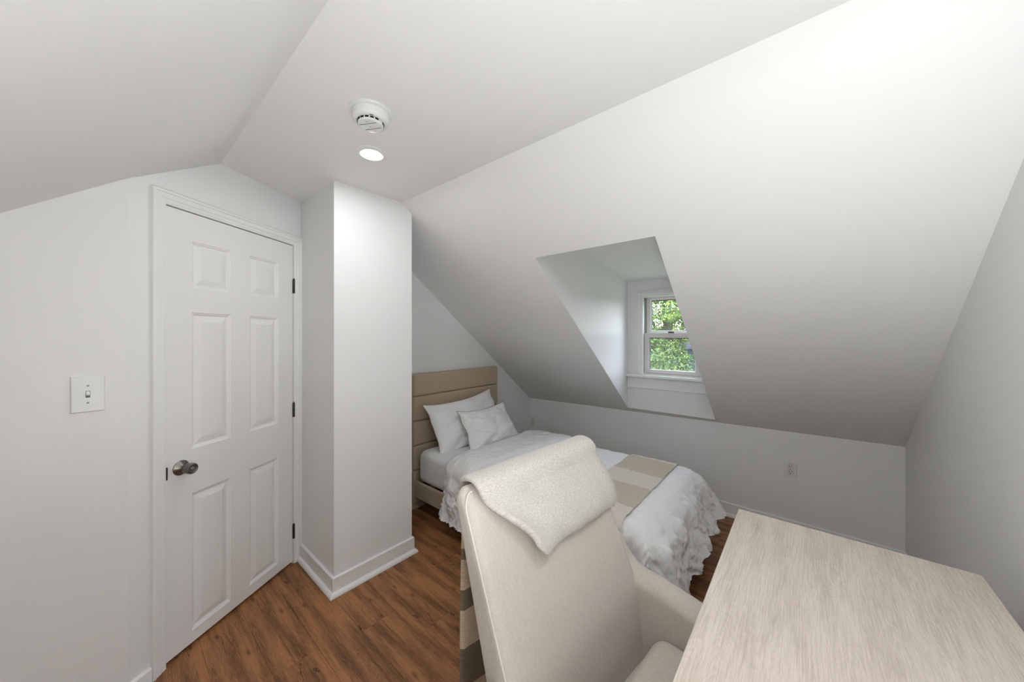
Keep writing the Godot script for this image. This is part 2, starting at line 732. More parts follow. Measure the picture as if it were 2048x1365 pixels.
# slab of roof above a plan quad; points (a, b) with height from the callable
func slab(g: Geo, pts: Array, hf: Callable, up: Vector3) -> void:
	var q := []
	for p in pts:
		q.append(P(p.x, p.y, hf.call(p.y)))
	var far := []
	for p in q:
		far.append(p + up)
	g.hexa(q + far)


func build_shell() -> void:
	# floor
	var fl := structure(base("floor"))
	var g := Geo.new()
	g.box(Vector3(0.85, -0.07, -1.05), Vector3(5.3, 0.115, 3.5))
	put("subfloor", g, M.subfloor, fl)
	var rng := RandomNumberGenerator.new()
	rng.seed = 4
	var pw := 0.178
	var b := B_REAR - 0.05
	var row := 0
	while b < 3.4:
		var a := -0.56 - rng.randf_range(0.0, 1.0)
		if row % 3 == 0:
			a = -0.7 - 0.3 * (row % 2)
		while a < 2.66:
			var l := 1.22
			var a0 := maxf(a, -0.56)
			var a1 := minf(a + l, 2.66)
			if a1 - a0 > 0.02:
				var e := 0.0007
				var c := 0.0009
				var y0 := -0.0125
				var top := [P(a0 + c, b + c, 0), P(a1 - c, b + c, 0), P(a1 - c, b + pw - c, 0), P(a0 + c, b + pw - c, 0)]
				var low := [P(a0 + e * 0.4, b + e * 0.4, -c), P(a1 - e * 0.4, b + e * 0.4, -c), P(a1 - e * 0.4, b + pw - e * 0.4, -c), P(a0 + e * 0.4, b + pw - e * 0.4, -c)]
				var fw := rng.randi() % 2 == 0
				var uvf := func(p: Vector3) -> Vector2:
					var u := clampf((p.x - b) / pw, 0.01, 0.99)
					var w := clampf((-p.z - a) / l, 0.005, 0.995)
					return Vector2(u, w) if fw else Vector2(1.0 - u, 1.0 - w)
				var pg := Geo.new()
				pg.poly(top, Vector3.UP, top.map(uvf))
				for k in 4:
					var k1 := (k + 1) % 4
					var ed := [top[k], top[k1], low[k1], low[k]]
					var mid: Vector3 = (top[k] + top[k1]) / 2.0
					var ctr: Vector3 = (top[0] + top[2]) / 2.0
					pg.poly(ed, (mid - ctr).normalized() + Vector3.UP, ed.map(uvf))
					var dn := [low[k], low[k1], low[k1] + Vector3(0, y0 + c, 0), low[k] + Vector3(0, y0 + c, 0)]
					pg.poly(dn, mid - ctr, dn.map(uvf))
				put("plank", pg, M["plank_%d" % (rng.randi() % 4)], fl)
			a += l
		b += pw
		row += 1
	# ceiling: flat strip and two slopes
	var ce := structure(base("ceiling"))
	g = Geo.new()
	g.hexa([P(-0.65, B_L, CEIL), P(2.75, B_L, CEIL), P(2.75, B_R, CEIL), P(-0.65, B_R, CEIL), P(-0.65, B_L - 0.05, CEIL + 0.12), P(2.75, B_L - 0.05, CEIL + 0.12), P(2.75, B_R + 0.05, CEIL + 0.12), P(-0.65, B_R + 0.05, CEIL + 0.12)])
	put("flat_ceiling", g, M.ceiling_paint, ce)
	g = Geo.new()
	slab(g, [Vector2(-0.65, B_L), Vector2(2.75, B_L), Vector2(2.75, -1.8), Vector2(-0.65, -1.8)], slope_l, Vector3(-0.073, 0.096, 0))
	put("sloped_ceiling", g, M.ceiling_paint, ce)
	g = Geo.new()
	var up := Vector3(0.074, 0.094, 0)
	slab(g, [Vector2(-0.65, B_R), Vector2(A0 - 0.0015, B_R), Vector2(A0 - 0.0015, 3.46), Vector2(-0.65, 3.46)], slope, up)
	slab(g, [Vector2(A1 + 0.0015, B_R), Vector2(2.75, B_R), Vector2(2.75, 3.46), Vector2(A1 + 0.0015, 3.46)], slope, up)
	slab(g, [Vector2(A0 - 0.0015, B_R), Vector2(A1 + 0.0015, B_R), Vector2(A1 + 0.0015, B_TOP), Vector2(A0 - 0.0015, B_TOP)], slope, Vector3(0, 0.12, 0))
	slab(g, [Vector2(A0 - 0.0015, B_WIN + 0.003), Vector2(A1 + 0.0015, B_WIN + 0.003), Vector2(A1 + 0.0015, 3.46), Vector2(A0 - 0.0015, 3.46)], slope, Vector3(0, 0.0195, 0))
	put("sloped_ceiling", g, M.ceiling_paint, ce)

	# walls
	var t := 0.12
	g = Geo.new()   # right gable
	g.prism([P(A_R, -1.75, -0.1), P(A_R, 3.45, -0.1), P(A_R, 3.45, slope(3.45) + 0.04), P(A_R, B_R, CEIL + 0.04), P(A_R, B_L, CEIL + 0.04), P(A_R, -1.75, slope_l(-1.75) + 0.04)], Vector3(0, 0, t))
	structure(put("wall_right", g, M.wall_paint))
	g = Geo.new()   # behind the bed
	g.prism([P(A_H, 1.2, -0.1), P(A_H, 3.45, -0.1), P(A_H, 3.45, slope(3.45) + 0.04), P(A_H, 1.2614, CEIL + 0.04), P(A_H, 1.2, CEIL + 0.04)], Vector3(0, 0, -t))
	structure(put("wall_back", g, M.wall_paint))
	g = Geo.new()   # knee wall under the dormer
	var k0 := knee_b(-0.6)
	var k1 := knee_b(2.7)
	g.hexa([P(-0.6, k0, -0.1), P(2.7, k1, -0.1), P(2.7, k1 + t, -0.1), P(-0.6, k0 + t, -0.1), P(-0.6, k0, slope(k0) + 0.01), P(2.7, k1, slope(k1) + 0.01), P(2.7, k1 + t, slope(k1) + 0.01), P(-0.6, k0 + t, slope(k0) + 0.01)])
	structure(put("wall_knee", g, M.wall_paint))
	g = Geo.new()   # low wall on the far side, out of the picture
	g.box(P(0.9, B_REAR - t / 2, 0.45), Vector3(t, 1.1, 3.2))
	structure(put("wall_rear", g, M.wall_paint))
	g = Geo.new()   # boxed column beside the door
	var cw := 1.3376
	g.prism([P(2.028, 0.832, -0.1), P(2.028, cw, -0.1), P(2.028, cw, slope(cw) + 0.03), P(2.028, B_R, CEIL + 0.03), P(2.028, 0.832, CEIL + 0.03)], Vector3(0, 0, -0.62))
	structure(put("wall_column", g, M.wall_paint))
	g = Geo.new()   # left gable wall up to the corner of the door wall
	var cb := D_B - 0.137 * cos(TH)
	var ca := D_A - 0.137 * sin(TH)
	g.prism([P(ca, -1.75, -0.1), P(ca, cb, -0.1), P(ca, cb, slope_l(cb) + 0.04), P(ca, -1.75, slope_l(-1.75) + 0.04)], Vector3(0, 0, -t))
	structure(put("wall_left", g, M.wall_paint))
	# angled door wall with its opening
	var dw := structure(base("wall_door", P(D_A, D_B, 0), TH))
	g = Geo.new()
	var s0 := -0.137
	var s1 := 0.80
	var o0 := -0.012
	var o1 := 0.7145
	var hl := 2.056
	var hs := func(s: float) -> float:
		var bb := D_B + s * cos(TH)
		return minf(CEIL, slope_l(bb)) + 0.04
	var sr := (B_L - D_B) / cos(TH)
	g.prism([Vector3(s0, -0.1, 0), Vector3(o0, -0.1, 0), Vector3(o0, hs.call(o0), 0), Vector3(s0, hs.call(s0), 0)], Vector3(0, 0, -t))
	g.prism([Vector3(o1, -0.1, 0), Vector3(s1, -0.1, 0), Vector3(s1, hs.call(s1), 0), Vector3(o1, hs.call(o1), 0)], Vector3(0, 0, -t))
	g.prism([Vector3(o0, hl, 0), Vector3(o1, hl, 0), Vector3(o1, hs.call(o1), 0), Vector3(sr, CEIL + 0.04, 0), Vector3(o0, hs.call(o0), 0)], Vector3(0, 0, -t))
	g.box(Vector3(0.33, 1.0, -0.16), Vector3(1.0, 2.3, 0.08))  # unseen backing added behind the door to keep daylight out of its gaps
	put("wall_panel", g, M.wall_paint, dw)
	# unseen closing boxes added behind the corner, so that no daylight enters
	g = Geo.new()
	g.box(P(2.72, 0.5, 1.2), Vector3(2.2, 2.8, 0.06))
	g.box(P(2.46, -0.4, 1.0), Vector3(0.06, 2.4, 0.6))
	structure(put("wall_daylight_block", g, M.wall_paint))


const A0 := 0.565     # dormer, right cheek
const A1 := 1.30      # dormer, left cheek
const B_TOP := 1.752  # top edge of the dormer opening
const B_WIN := 3.25   # wall with the window


func dorm(b: float) -> float:
	return 1.982 + (B_WIN - b) * 0.142


func build_dormer() -> void:
	var d := structure(base("wall_dormer"))
	var g := Geo.new()
	var t := 0.09
	for sd in [[A1, -1.0], [A0, 1.0]]:
		g = Geo.new()
		var hd := 0.0
		g.prism([P(sd[0], B_TOP - 0.03, slope(B_TOP - 0.03) + 0.004), P(sd[0], B_WIN + 0.12, slope(B_WIN + 0.12) + 0.004), P(sd[0], B_WIN + 0.12, dorm(B_WIN) + 0.1), P(sd[0], B_TOP - 0.03, dorm(B_TOP) + 0.1)], Vector3(0, 0, t * sd[1]))
		put("cheek_wall", g, M.wall_paint, d)
	g = Geo.new()
	var a0 := A0 - 0.08
	var a1 := A1 + 0.08
	g.hexa([P(a0, 1.6, dorm(1.6)), P(a1, 1.6, dorm(1.6)), P(a1, B_WIN + 0.2, dorm(B_WIN + 0.2)), P(a0, B_WIN + 0.2, dorm(B_WIN + 0.2)), P(a0, 1.6, dorm(1.6) + 0.1), P(a1, 1.6, dorm(1.6) + 0.1), P(a1, B_WIN + 0.2, dorm(B_WIN + 0.2) + 0.1), P(a0, B_WIN + 0.2, dorm(B_WIN + 0.2) + 0.1)])
	put("dormer_ceiling", g, M.ceiling_paint, d)
	g = Geo.new()
	g.hexa([P(a0, B_TOP - 0.06, slope(B_TOP) + 0.06), P(a1, B_TOP - 0.06, slope(B_TOP) + 0.06), P(a1, B_TOP - 0.001, slope(B_TOP) + 0.02), P(a0, B_TOP - 0.001, slope(B_TOP) + 0.02), P(a0, B_TOP - 0.06, dorm(B_TOP) + 0.06), P(a1, B_TOP - 0.06, dorm(B_TOP) + 0.06), P(a1, B_TOP - 0.001, dorm(B_TOP) + 0.06), P(a0, B_TOP - 0.001, dorm(B_TOP) + 0.06)])
	put("header", g, M.ceiling_paint, d)
	# window wall around the opening
	g = Geo.new()
	var wa0 := 0.655
	var wa1 := 1.165
	var h0 := 1.10
	var h1 := 1.835
	var z := 0.11
	g.hexa(slice(A0 - 0.01, A1 + 0.01, slope(B_WIN) - 0.003, h0, z))
	g.hexa(slice(A0 - 0.01, A1 + 0.01, h1, 2.06, z))
	g.hexa(slice(A0 - 0.01, wa0, h0, h1, z))
	g.hexa(slice(wa1, A1 + 0.01, h0, h1, z))
	put("window_wall", g, M.wall_paint, d)

	# window
	var w := structure(base("window_1"))
	g = Geo.new()   # casing
	for c in [[wa1 - 0.015, wa1 + 0.05, 1.103, h1 + 0.045], [wa0 - 0.05, wa0 + 0.015, 1.103, h1 + 0.045]]:
		g.box(P((c[0] + c[1]) / 2, B_WIN - 0.008, (c[2] + c[3]) / 2), Vector3(0.018, c[3] - c[2], c[1] - c[0]), 0.003)
		g.box(P((c[0] + c[1]) / 2, B_WIN - 0.016, (c[2] + c[3]) / 2), Vector3(0.012, c[3] - c[2] - 0.01, (c[1] - c[0]) * 0.45), 0.004)
	g.box(P((wa0 + wa1) / 2, B_WIN - 0.0081, h1 + 0.018), Vector3(0.018, 0.058, wa1 - wa0 - 0.03), 0.003)
	g.box(P((wa0 + wa1) / 2, B_WIN - 0.0165, h1 + 0.018), Vector3(0.012, 0.026, wa1 - wa0 + 0.02), 0.004)
	put("casing", g, M.trim_paint, w)
	g = Geo.new()   # stool
	g.box(P((A0 + A1) / 2, B_WIN - 0.014, 1.091), Vector3(0.075, 0.024, A1 - A0 - 0.002), 0.004)
	put("sill", g, M.trim_paint, w)
	g = Geo.new()   # apron
	g.box(P((A0 + A1) / 2, B_WIN - 0.007, 1.027), Vector3(0.016, 0.1, A1 - A0 - 0.004), 0.002)
	put("apron", g, M.trim_paint, w)
	g = Geo.new()   # vinyl frame lining the opening, two tracks
	for a in [wa0, wa1]:
		var sg := 1.0 if a == wa0 else -1.0
		g.box(P(a + sg * 0.006, B_WIN + 0.055, (h0 + h1) / 2), Vector3(0.11, h1 - h0, 0.012))
		g.box(P(a + sg * 0.014, B_WIN + 0.058, (h0 + h1) / 2), Vector3(0.008, h1 - h0, 0.012))
	g.box(P((wa0 + wa1) / 2, B_WIN + 0.055, h1 - 0.006), Vector3(0.11, 0.012, wa1 - wa0))
	g.box(P((wa0 + wa1) / 2, B_WIN + 0.055, h0 + 0.008), Vector3(0.11, 0.016, wa1 - wa0))
	put("window_frame", g, M.vinyl, w)
	for tb in [0.012, 0.052]:
		g = Geo.new()
		g.box(P(wa1 - 0.0205, B_WIN + tb, 1.655), Vector3(0.009, 0.33, 0.002))
		put("track_groove", g, M.gasket, w)
	# sashes
	sash(w, "upper_sash", B_WIN + 0.078, 1.15, 0.67, 1.475, 1.822, [0.05, 0.04, 0.026])
	var lo := sash(w, "lower_sash", B_WIN + 0.032, 1.15, 0.67, 1.117, 1.492, [0.048, 0.038, 0.045])
	g = Geo.new()
	g.box(P(0.91, B_WIN + 0.016, 1.497), Vector3(0.022, 0.012, 0.05), 0.003)
	put("sash_lock", g, M.dark_metal, lo)
	g = Geo.new()
	g.box(P(0.91, B_WIN + 0.106, 1.30), Vector3(0.001, 0.36, 0.44))
	put("insect_screen", g, M.insect_screen, w)


func slice(a0: float, a1: float, h0: float, h1: float, z: float) -> Array:
	return [P(a0, B_WIN, h0), P(a1, B_WIN, h0), P(a1, B_WIN + z, h0), P(a0, B_WIN + z, h0), P(a0, B_WIN, h1), P(a1, B_WIN, h1), P(a1, B_WIN + z, h1), P(a0, B_WIN + z, h1)]


func sash(w: Node3D, called: String, b: float, a1: float, a0: float, h0: float, h1: float, f: Array) -> Node3D:
	var g := Geo.new()
	var st: float = f[0]
	var th := 0.03
	var hm := (h0 + h1) / 2
	var am := (a0 + a1) / 2
	g.box(P(a1 - st / 2, b, hm), Vector3(th, h1 - h0, st), 0.004)
	g.box(P(a0 + st / 2, b, hm), Vector3(th, h1 - h0, st), 0.004)
	g.box(P(am, b, h0 + f[1] / 2), Vector3(th, f[1], a1 - a0 - 2 * st + 0.006), 0.003)
	g.box(P(am, b, h1 - f[2] / 2), Vector3(th, f[2], a1 - a0 - 2 * st + 0.006), 0.003)
	var o := put(called, g, M.vinyl, w)
	g = Geo.new()
	var ga := a1 - st
	var gb := a0 + st
	var p0 := h0 + float(f[1])
	var p1 := h1 - float(f[2])
	g.box(P(am, b + 0.002, p1 - 0.0028), Vector3(0.02, 0.0056, ga - gb))
	g.box(P(ga - 0.0015, b + 0.002, (p0 + p1) / 2), Vector3(0.02, p1 - p0, 0.003))
	put("gasket", g, M.gasket, o)
	g = Geo.new()
	g.box(P(am, b + 0.004, (p0 + p1) / 2), Vector3(0.004, p1 - p0 + 0.01, ga - gb + 0.01))
	put("pane", g, M.glass, o)
	return o


func build_trim() -> void:
	var board := [Vector2(0, 0.0), Vector2(0.013, 0.0), Vector2(0.013, 0.1), Vector2(0.009, 0.105), Vector2(0, 0.105)]
	var shoe := [Vector2(0.013, 0), Vector2(0.031, 0), Vector2(0.031, 0.006), Vector2(0.028, 0.015), Vector2(0.022, 0.022), Vector2(0.013, 0.026)]
	var low := [Vector2(0, 0.0), Vector2(0.013, 0.0), Vector2(0.013, 0.055), Vector2(0.008, 0.062), Vector2(0, 0.062)]
	var sets := [
		["baseboard_column", [P(2.515, 0.832, 0), P(2.028, 0.832, 0), P(2.028, 1.3376, 0), P(A_H, 1.3376, 0)], board, true],
		["baseboard_back", [P(A_H, 1.352, 0), P(A_H, knee_b(A_H) - 0.001, 0)], board, true],
		["baseboard_knee", [P(A_H - 0.014, knee_b(A_H), 0), P(A_R + 0.001, knee_b(A_R), 0)], board, true],
		["baseboard_right", [P(A_R, knee_b(A_R) - 0.014, 0), P(A_R, B_REAR + 0.001, 0)], board, true],
		["baseboard_door", [P(D_A - 0.1369 * sin(TH), D_B - 0.1369 * cos(TH), 0), P(D_A - 0.063 * sin(TH), D_B - 0.063 * cos(TH), 0)], low, false],
		["baseboard_left", [P(D_A - 0.137 * sin(TH), B_REAR + 0.014, 0), P(D_A - 0.137 * sin(TH), D_B - 0.137 * cos(TH) + 0.004, 0)], low, false],
	]
	for s in sets:
		var pth: Array = s[1]
		# outward side: the one that faces the room
		var mid: Vector3 = (pth[0] + pth[1]) / 2.0
		var dd: Vector3 = (pth[1] - pth[0]).normalized()
		var room := Vector3(0.9, 0, -1.0)
		if s[0] == "baseboard_column":
			room = Vector3(0.2, 0, -2.3)
		var side := 1.0 if dd.cross(Vector3.UP).dot(room - mid) > 0 else -1.0
		var g := Geo.new()
		g.run(pth, s[2], side)
		var o := put(s[0], g, M.trim_paint)
		structure(o)
		if s[3]:
			g = Geo.new()
			g.run(pth, shoe, side)
			put("shoe_moulding", g, M.trim_paint, o)


func frame_strip(g: Geo, r0: Array, r1: Array) -> void:
	# r = [x0, x1, y0, y1, z]; sloping band between two rectangles
	var q0 := [Vector3(r0[0], r0[2], r0[4]), Vector3(r0[1], r0[2], r0[4]), Vector3(r0[1], r0[3], r0[4]), Vector3(r0[0], r0[3], r0[4])]
	var q1 := [Vector3(r1[0], r1[2], r1[4]), Vector3(r1[1], r1[2], r1[4]), Vector3(r1[1], r1[3], r1[4]), Vector3(r1[0], r1[3], r1[4])]
	for k in 4:
		var j := (k + 1) % 4
		g.poly([q0[k], q0[j], q1[j], q1[k]], Vector3(0, 0, 1))


func build_door() -> void:
	# casing with mitred corners
	var o := structure(base("trim_1", P(D_A, D_B, 0), TH))
	var prof := [Vector2(0, 0), Vector2(0, 0.017), Vector2(0.002, 0.019), Vector2(0.011, 0.019), Vector2(0.014, 0.0145), Vector2(0.017, 0.014), Vector2(0.033, 0.0125), Vector2(0.036, 0.009), Vector2(0.048, 0.0085), Vector2(0.0505, 0.0065), Vector2(0.0555, 0.006), Vector2(0.0555, 0)]
	var x0 := -0.062
	var x1 := 0.7655
	var y1 := 2.108
	# outer corner points; inward direction mitred
	var legs := [
		[Vector3(x0, 0, 0), Vector3(1, 0, 0), Vector3(x0, y1, 0), Vector3(1, -1, 0), "side_casing"],
		[Vector3(x0, y1, 0), Vector3(1, -1, 0), Vector3(x1, y1, 0), Vector3(-1, -1, 0), "head_casing"],
		[Vector3(x1, y1, 0), Vector3(-1, -1, 0), Vector3(x1, 0, 0), Vector3(-1, 0, 0), "side_casing"],
	]
	for l in legs:
		var g := Geo.new()
		for k in prof.size() - 1:
			var a: Vector2 = prof[k]
			var b: Vector2 = prof[k + 1]
			var pa0: Vector3 = l[0] + l[1] * a.x + Vector3(0, 0, a.y)
			var pb0: Vector3 = l[0] + l[1] * b.x + Vector3(0, 0, b.y)
			var pa1: Vector3 = l[2] + l[3] * a.x + Vector3(0, 0, a.y)
			var pb1: Vector3 = l[2] + l[3] * b.x + Vector3(0, 0, b.y)
			var along: Vector3 = (l[2] - l[0]).normalized()
			var inw: Vector3 = (Vector3(l[1].x, l[1].y, 0) + Vector3(l[3].x, l[3].y, 0))
			inw = (inw - along * inw.dot(along)).normalized()
			var e := b - a
			var out := inw * -e.y + Vector3(0, 0, 1) * e.x
			g.poly([pa0, pa1, pb1, pb0], out)
		put(l[4], g, M.trim_paint, o)
	# jamb lining and stop
	var j := Geo.new()
	j.box(Vector3(-0.0085, 1.026, -0.055), Vector3(0.007, 2.06, 0.118))
	j.box(Vector3(0.7115, 1.026, -0.055), Vector3(0.007, 2.06, 0.118))
	j.box(Vector3(0.3515, 2.0535, -0.055), Vector3(0.73, 0.007, 0.118))
	j.box(Vector3(0.003, 1.02, -0.07), Vector3(0.018, 2.04, 0.05))
	j.box(Vector3(0.70, 1.02, -0.07), Vector3(0.018, 2.04, 0.05))
	put("jamb", j, M.trim_paint, o)
	var ja := Geo.new()
	ja.box(Vector3(-0.0045, 0.858, -0.0005), Vector3(0.005, 0.056, 0.02), 0.001)
	put("strike_plate", ja, M.dark_metal, o)

	# door leaf
	var d := structure(base("door_1", P(D_A, D_B, 0), TH))
	var W := 0.7025
	var y0 := 0.017
	var yt := 2.0455
	var zf := -0.003
	var xs := [[0.105, 0.295], [0.402, 0.592]]
	var ys := [[0.073, 0.722], [0.932, 1.578], [1.692, 1.915]]
	var g := Geo.new()
	g.box(Vector3(W / 2, (y0 + yt) / 2, zf - 0.0275), Vector3(W, yt - y0, 0.019))
	# faces of stiles and rails as thin slabs
	var xc := [0.0, 0.105, 0.295, 0.402, 0.592, W]
	var yc := [y0, 0.073, 0.722, 0.932, 1.578, 1.692, 1.915, yt]
	var slabs := [[0.0, 0.105, y0, yt], [0.295, 0.402, y0, yt], [0.592, W, y0, yt]]
	for k in 4:
		for x in xs:
			slabs.append([x[0], x[1], yc[k * 2], yc[k * 2 + 1]])
	for s in slabs:
		g.poly([Vector3(s[0], s[2], zf), Vector3(s[1], s[2], zf), Vector3(s[1], s[3], zf), Vector3(s[0], s[3], zf)], Vector3(0, 0, 1))
	for e in [[Vector3(0, y0, zf), Vector3(0, yt, zf), Vector3(-1, 0, 0)], [Vector3(W, y0, zf), Vector3(W, yt, zf), Vector3(1, 0, 0)], [Vector3(0, y0, zf), Vector3(W, y0, zf), Vector3(0, -1, 0)], [Vector3(0, yt, zf), Vector3(W, yt, zf), Vector3(0, 1, 0)]]:
		g.poly([e[0], e[1], e[1] + Vector3(0, 0, -0.02), e[0] + Vector3(0, 0, -0.02)], e[2])
	put("leaf", g, M.door_paint, d)
	for x in xs:
		for y in ys:
			g = Geo.new()
			var rr := []
			for q in [[0.0, 0.0], [0.003, -0.0035], [0.008, -0.005], [0.012, -0.0105], [0.017, -0.011], [0.044, -0.003], [0.046, -0.0028]]:
				rr.append([x[0] + q[0], x[1] - q[0], y[0] + q[0], y[1] - q[0], zf + q[1]])
			for k in rr.size() - 1:
				frame_strip(g, rr[k], rr[k + 1])
			var c: Array = rr[rr.size() - 1]
			g.poly([Vector3(c[0], c[2], c[4]), Vector3(c[1], c[2], c[4]), Vector3(c[1], c[3], c[4]), Vector3(c[0], c[3], c[4])], Vector3(0, 0, 1))
			put("raised_panel", g, M.door_paint, d)
	# hinges
	for hy in [1.786, 0.99, 0.207]:
		g = Geo.new()
		for k in 3:
			var xf := Transform3D(Basis(), Vector3(0.7055, hy - 0.045 + k * 0.0303, 0.004))
			g.lathe([Vector2(0, 0), Vector2(0.0058, 0.0), Vector2(0.0062, 0.002), Vector2(0.0062, 0.0275), Vector2(0.0058, 0.0293), Vector2(0, 0.0293)], xf, 14)
		g.lathe([Vector2(0, 0.0), Vector2(0.004, 0.001), Vector2(0.0045, 0.003), Vector2(0.003, 0.006), Vector2(0, 0.007)], Transform3D(Basis(), Vector3(0.7055, hy + 0.0455, 0.004)), 14)
		g.box(Vector3(0.7055, hy, -0.004), Vector3(0.009, 0.09, 0.008))
		put("hinge", g, M.dark_metal, d)
	# knob: rose, neck, tulip grip, turn button
	var kx := Transform3D(Basis(Vector3.RIGHT, PI / 2), Vector3(0.058, 0.862, zf))
	var kn := Geo.new()
	kn.lathe([Vector2(0.0, 0.0), Vector2(0.0335, 0.0), Vector2(0.0335, 0.003), Vector2(0.031, 0.0055), Vector2(0.024, 0.0105), Vector2(0.018, 0.016), Vector2(0.0135, 0.020), Vector2(0.0125, 0.026)], kx)
	var rose := put("knob_rose", kn, M.nickel, d)
	kn = Geo.new()
	kn.lathe([Vector2(0.0125, 0.024), Vector2(0.016, 0.027), Vector2(0.0205, 0.031), Vector2(0.0225, 0.040), Vector2(0.0238, 0.056), Vector2(0.0242, 0.064), Vector2(0.0228, 0.0675), Vector2(0.020, 0.0685), Vector2(0.0165, 0.0635), Vector2(0.010, 0.0625), Vector2(0.0, 0.0625)], kx)
	var knob := put("knob", kn, M.nickel, d)
	kn = Geo.new()
	kn.lathe([Vector2(0.0072, 0.0625), Vector2(0.0072, 0.066), Vector2(0.006, 0.067), Vector2(0.0, 0.067)], kx, 20)
	kn.box(kx * Vector3(0, 0.0685, 0), Vector3(0.011, 0.0036, 0.004), 0.0008)
	put("turn_button", kn, M.screw_metal, knob)


func smoke_alarm() -> void:
	var o := base("smoke_alarm", P(1.30, 0.672, CEIL), 0.5)
	tag(o, "round white smoke alarm on the flat ceiling", "smoke alarm")
	var g := Geo.new()
	g.lathe([Vector2(0.079, 0.0), Vector2(0.079, -0.005), Vector2(0.076, -0.0075), Vector2(0.07, -0.008), Vector2(0.066, -0.0085)])
	put("mounting_plate", g, M.plastic_white, o)
	g = Geo.new()
	g.lathe([Vector2(0.0665, -0.0075), Vector2(0.069, -0.009), Vector2(0.0695, -0.012), Vector2(0.0685, -0.0295), Vector2(0.0665, -0.036), Vector2(0.062, -0.0405), Vector2(0.0555, -0.043), Vector2(0.0525, -0.043), Vector2(0.051, -0.039), Vector2(0.0465, -0.038)])
	put("housing", g, M.plastic_white, o)
	g = Geo.new()
	g.lathe([Vector2(0.047, -0.0375), Vector2(0.047, -0.0505), Vector2(0.0455, -0.053), Vector2(0.042, -0.0545), Vector2(0.0, -0.0555)])
	var face := put("face", g, M.plastic_white, o)
	for k in 16:
		var an := TAU * k / 16.0 + 0.1
		if k in [4, 12]:
			continue
		var d := Vector3(cos(an), 0, sin(an))
		g = Geo.new()
		g.box(d * 0.0468 + Vector3(0, -0.0445, 0), Vector3(0.003, 0.006, 0.0125), 0.0, Basis(Vector3.UP, -an))
		put("vent_slot", g, M.slot_black, face)
	for x in [-0.017, 0.017]:
		g = Geo.new()
		g.box(Vector3(x, -0.0555, 0.0), Vector3(0.0012, 0.0012, 0.07))
		put("moulded_line", g, M.plastic_grey, face)
	for q in [[-0.03, 0.0, 0.006], [-0.028, 0.008, 0.004], [0.002, -0.004, 0.007], [0.004, 0.004, 0.004], [0.03, 0.002, 0.003]]:
		g = Geo.new()
		g.box(Vector3(q[0], -0.0557, q[1]), Vector3(q[2], 0.0008, 0.0016))
		put("printed_mark", g, M.plastic_grey, face)
	g = Geo.new()
	g.box(Vector3(0.0575 * cos(2.5), -0.0425, 0.0575 * sin(2.5)), Vector3(0.004, 0.002, 0.014), 0.0008, Basis(Vector3.UP, -2.5))
	put("indicator", g, M.plastic_grey, o)
	g = Geo.new()
	g.box(Vector3(0.0685 * cos(3.7), -0.012, 0.0685 * sin(3.7)), Vector3(0.003, 0.003, 0.024), 0.0006, Basis(Vector3.UP, -3.7))
	put("latch", g, M.plastic_white, o)


# ---------------------------------------------------------------- bed
const AF := 0.64   # foot edge of the bed top
const BN := 1.715   # near edge
const BF := 2.60    # far edge
const H_BED := 0.545


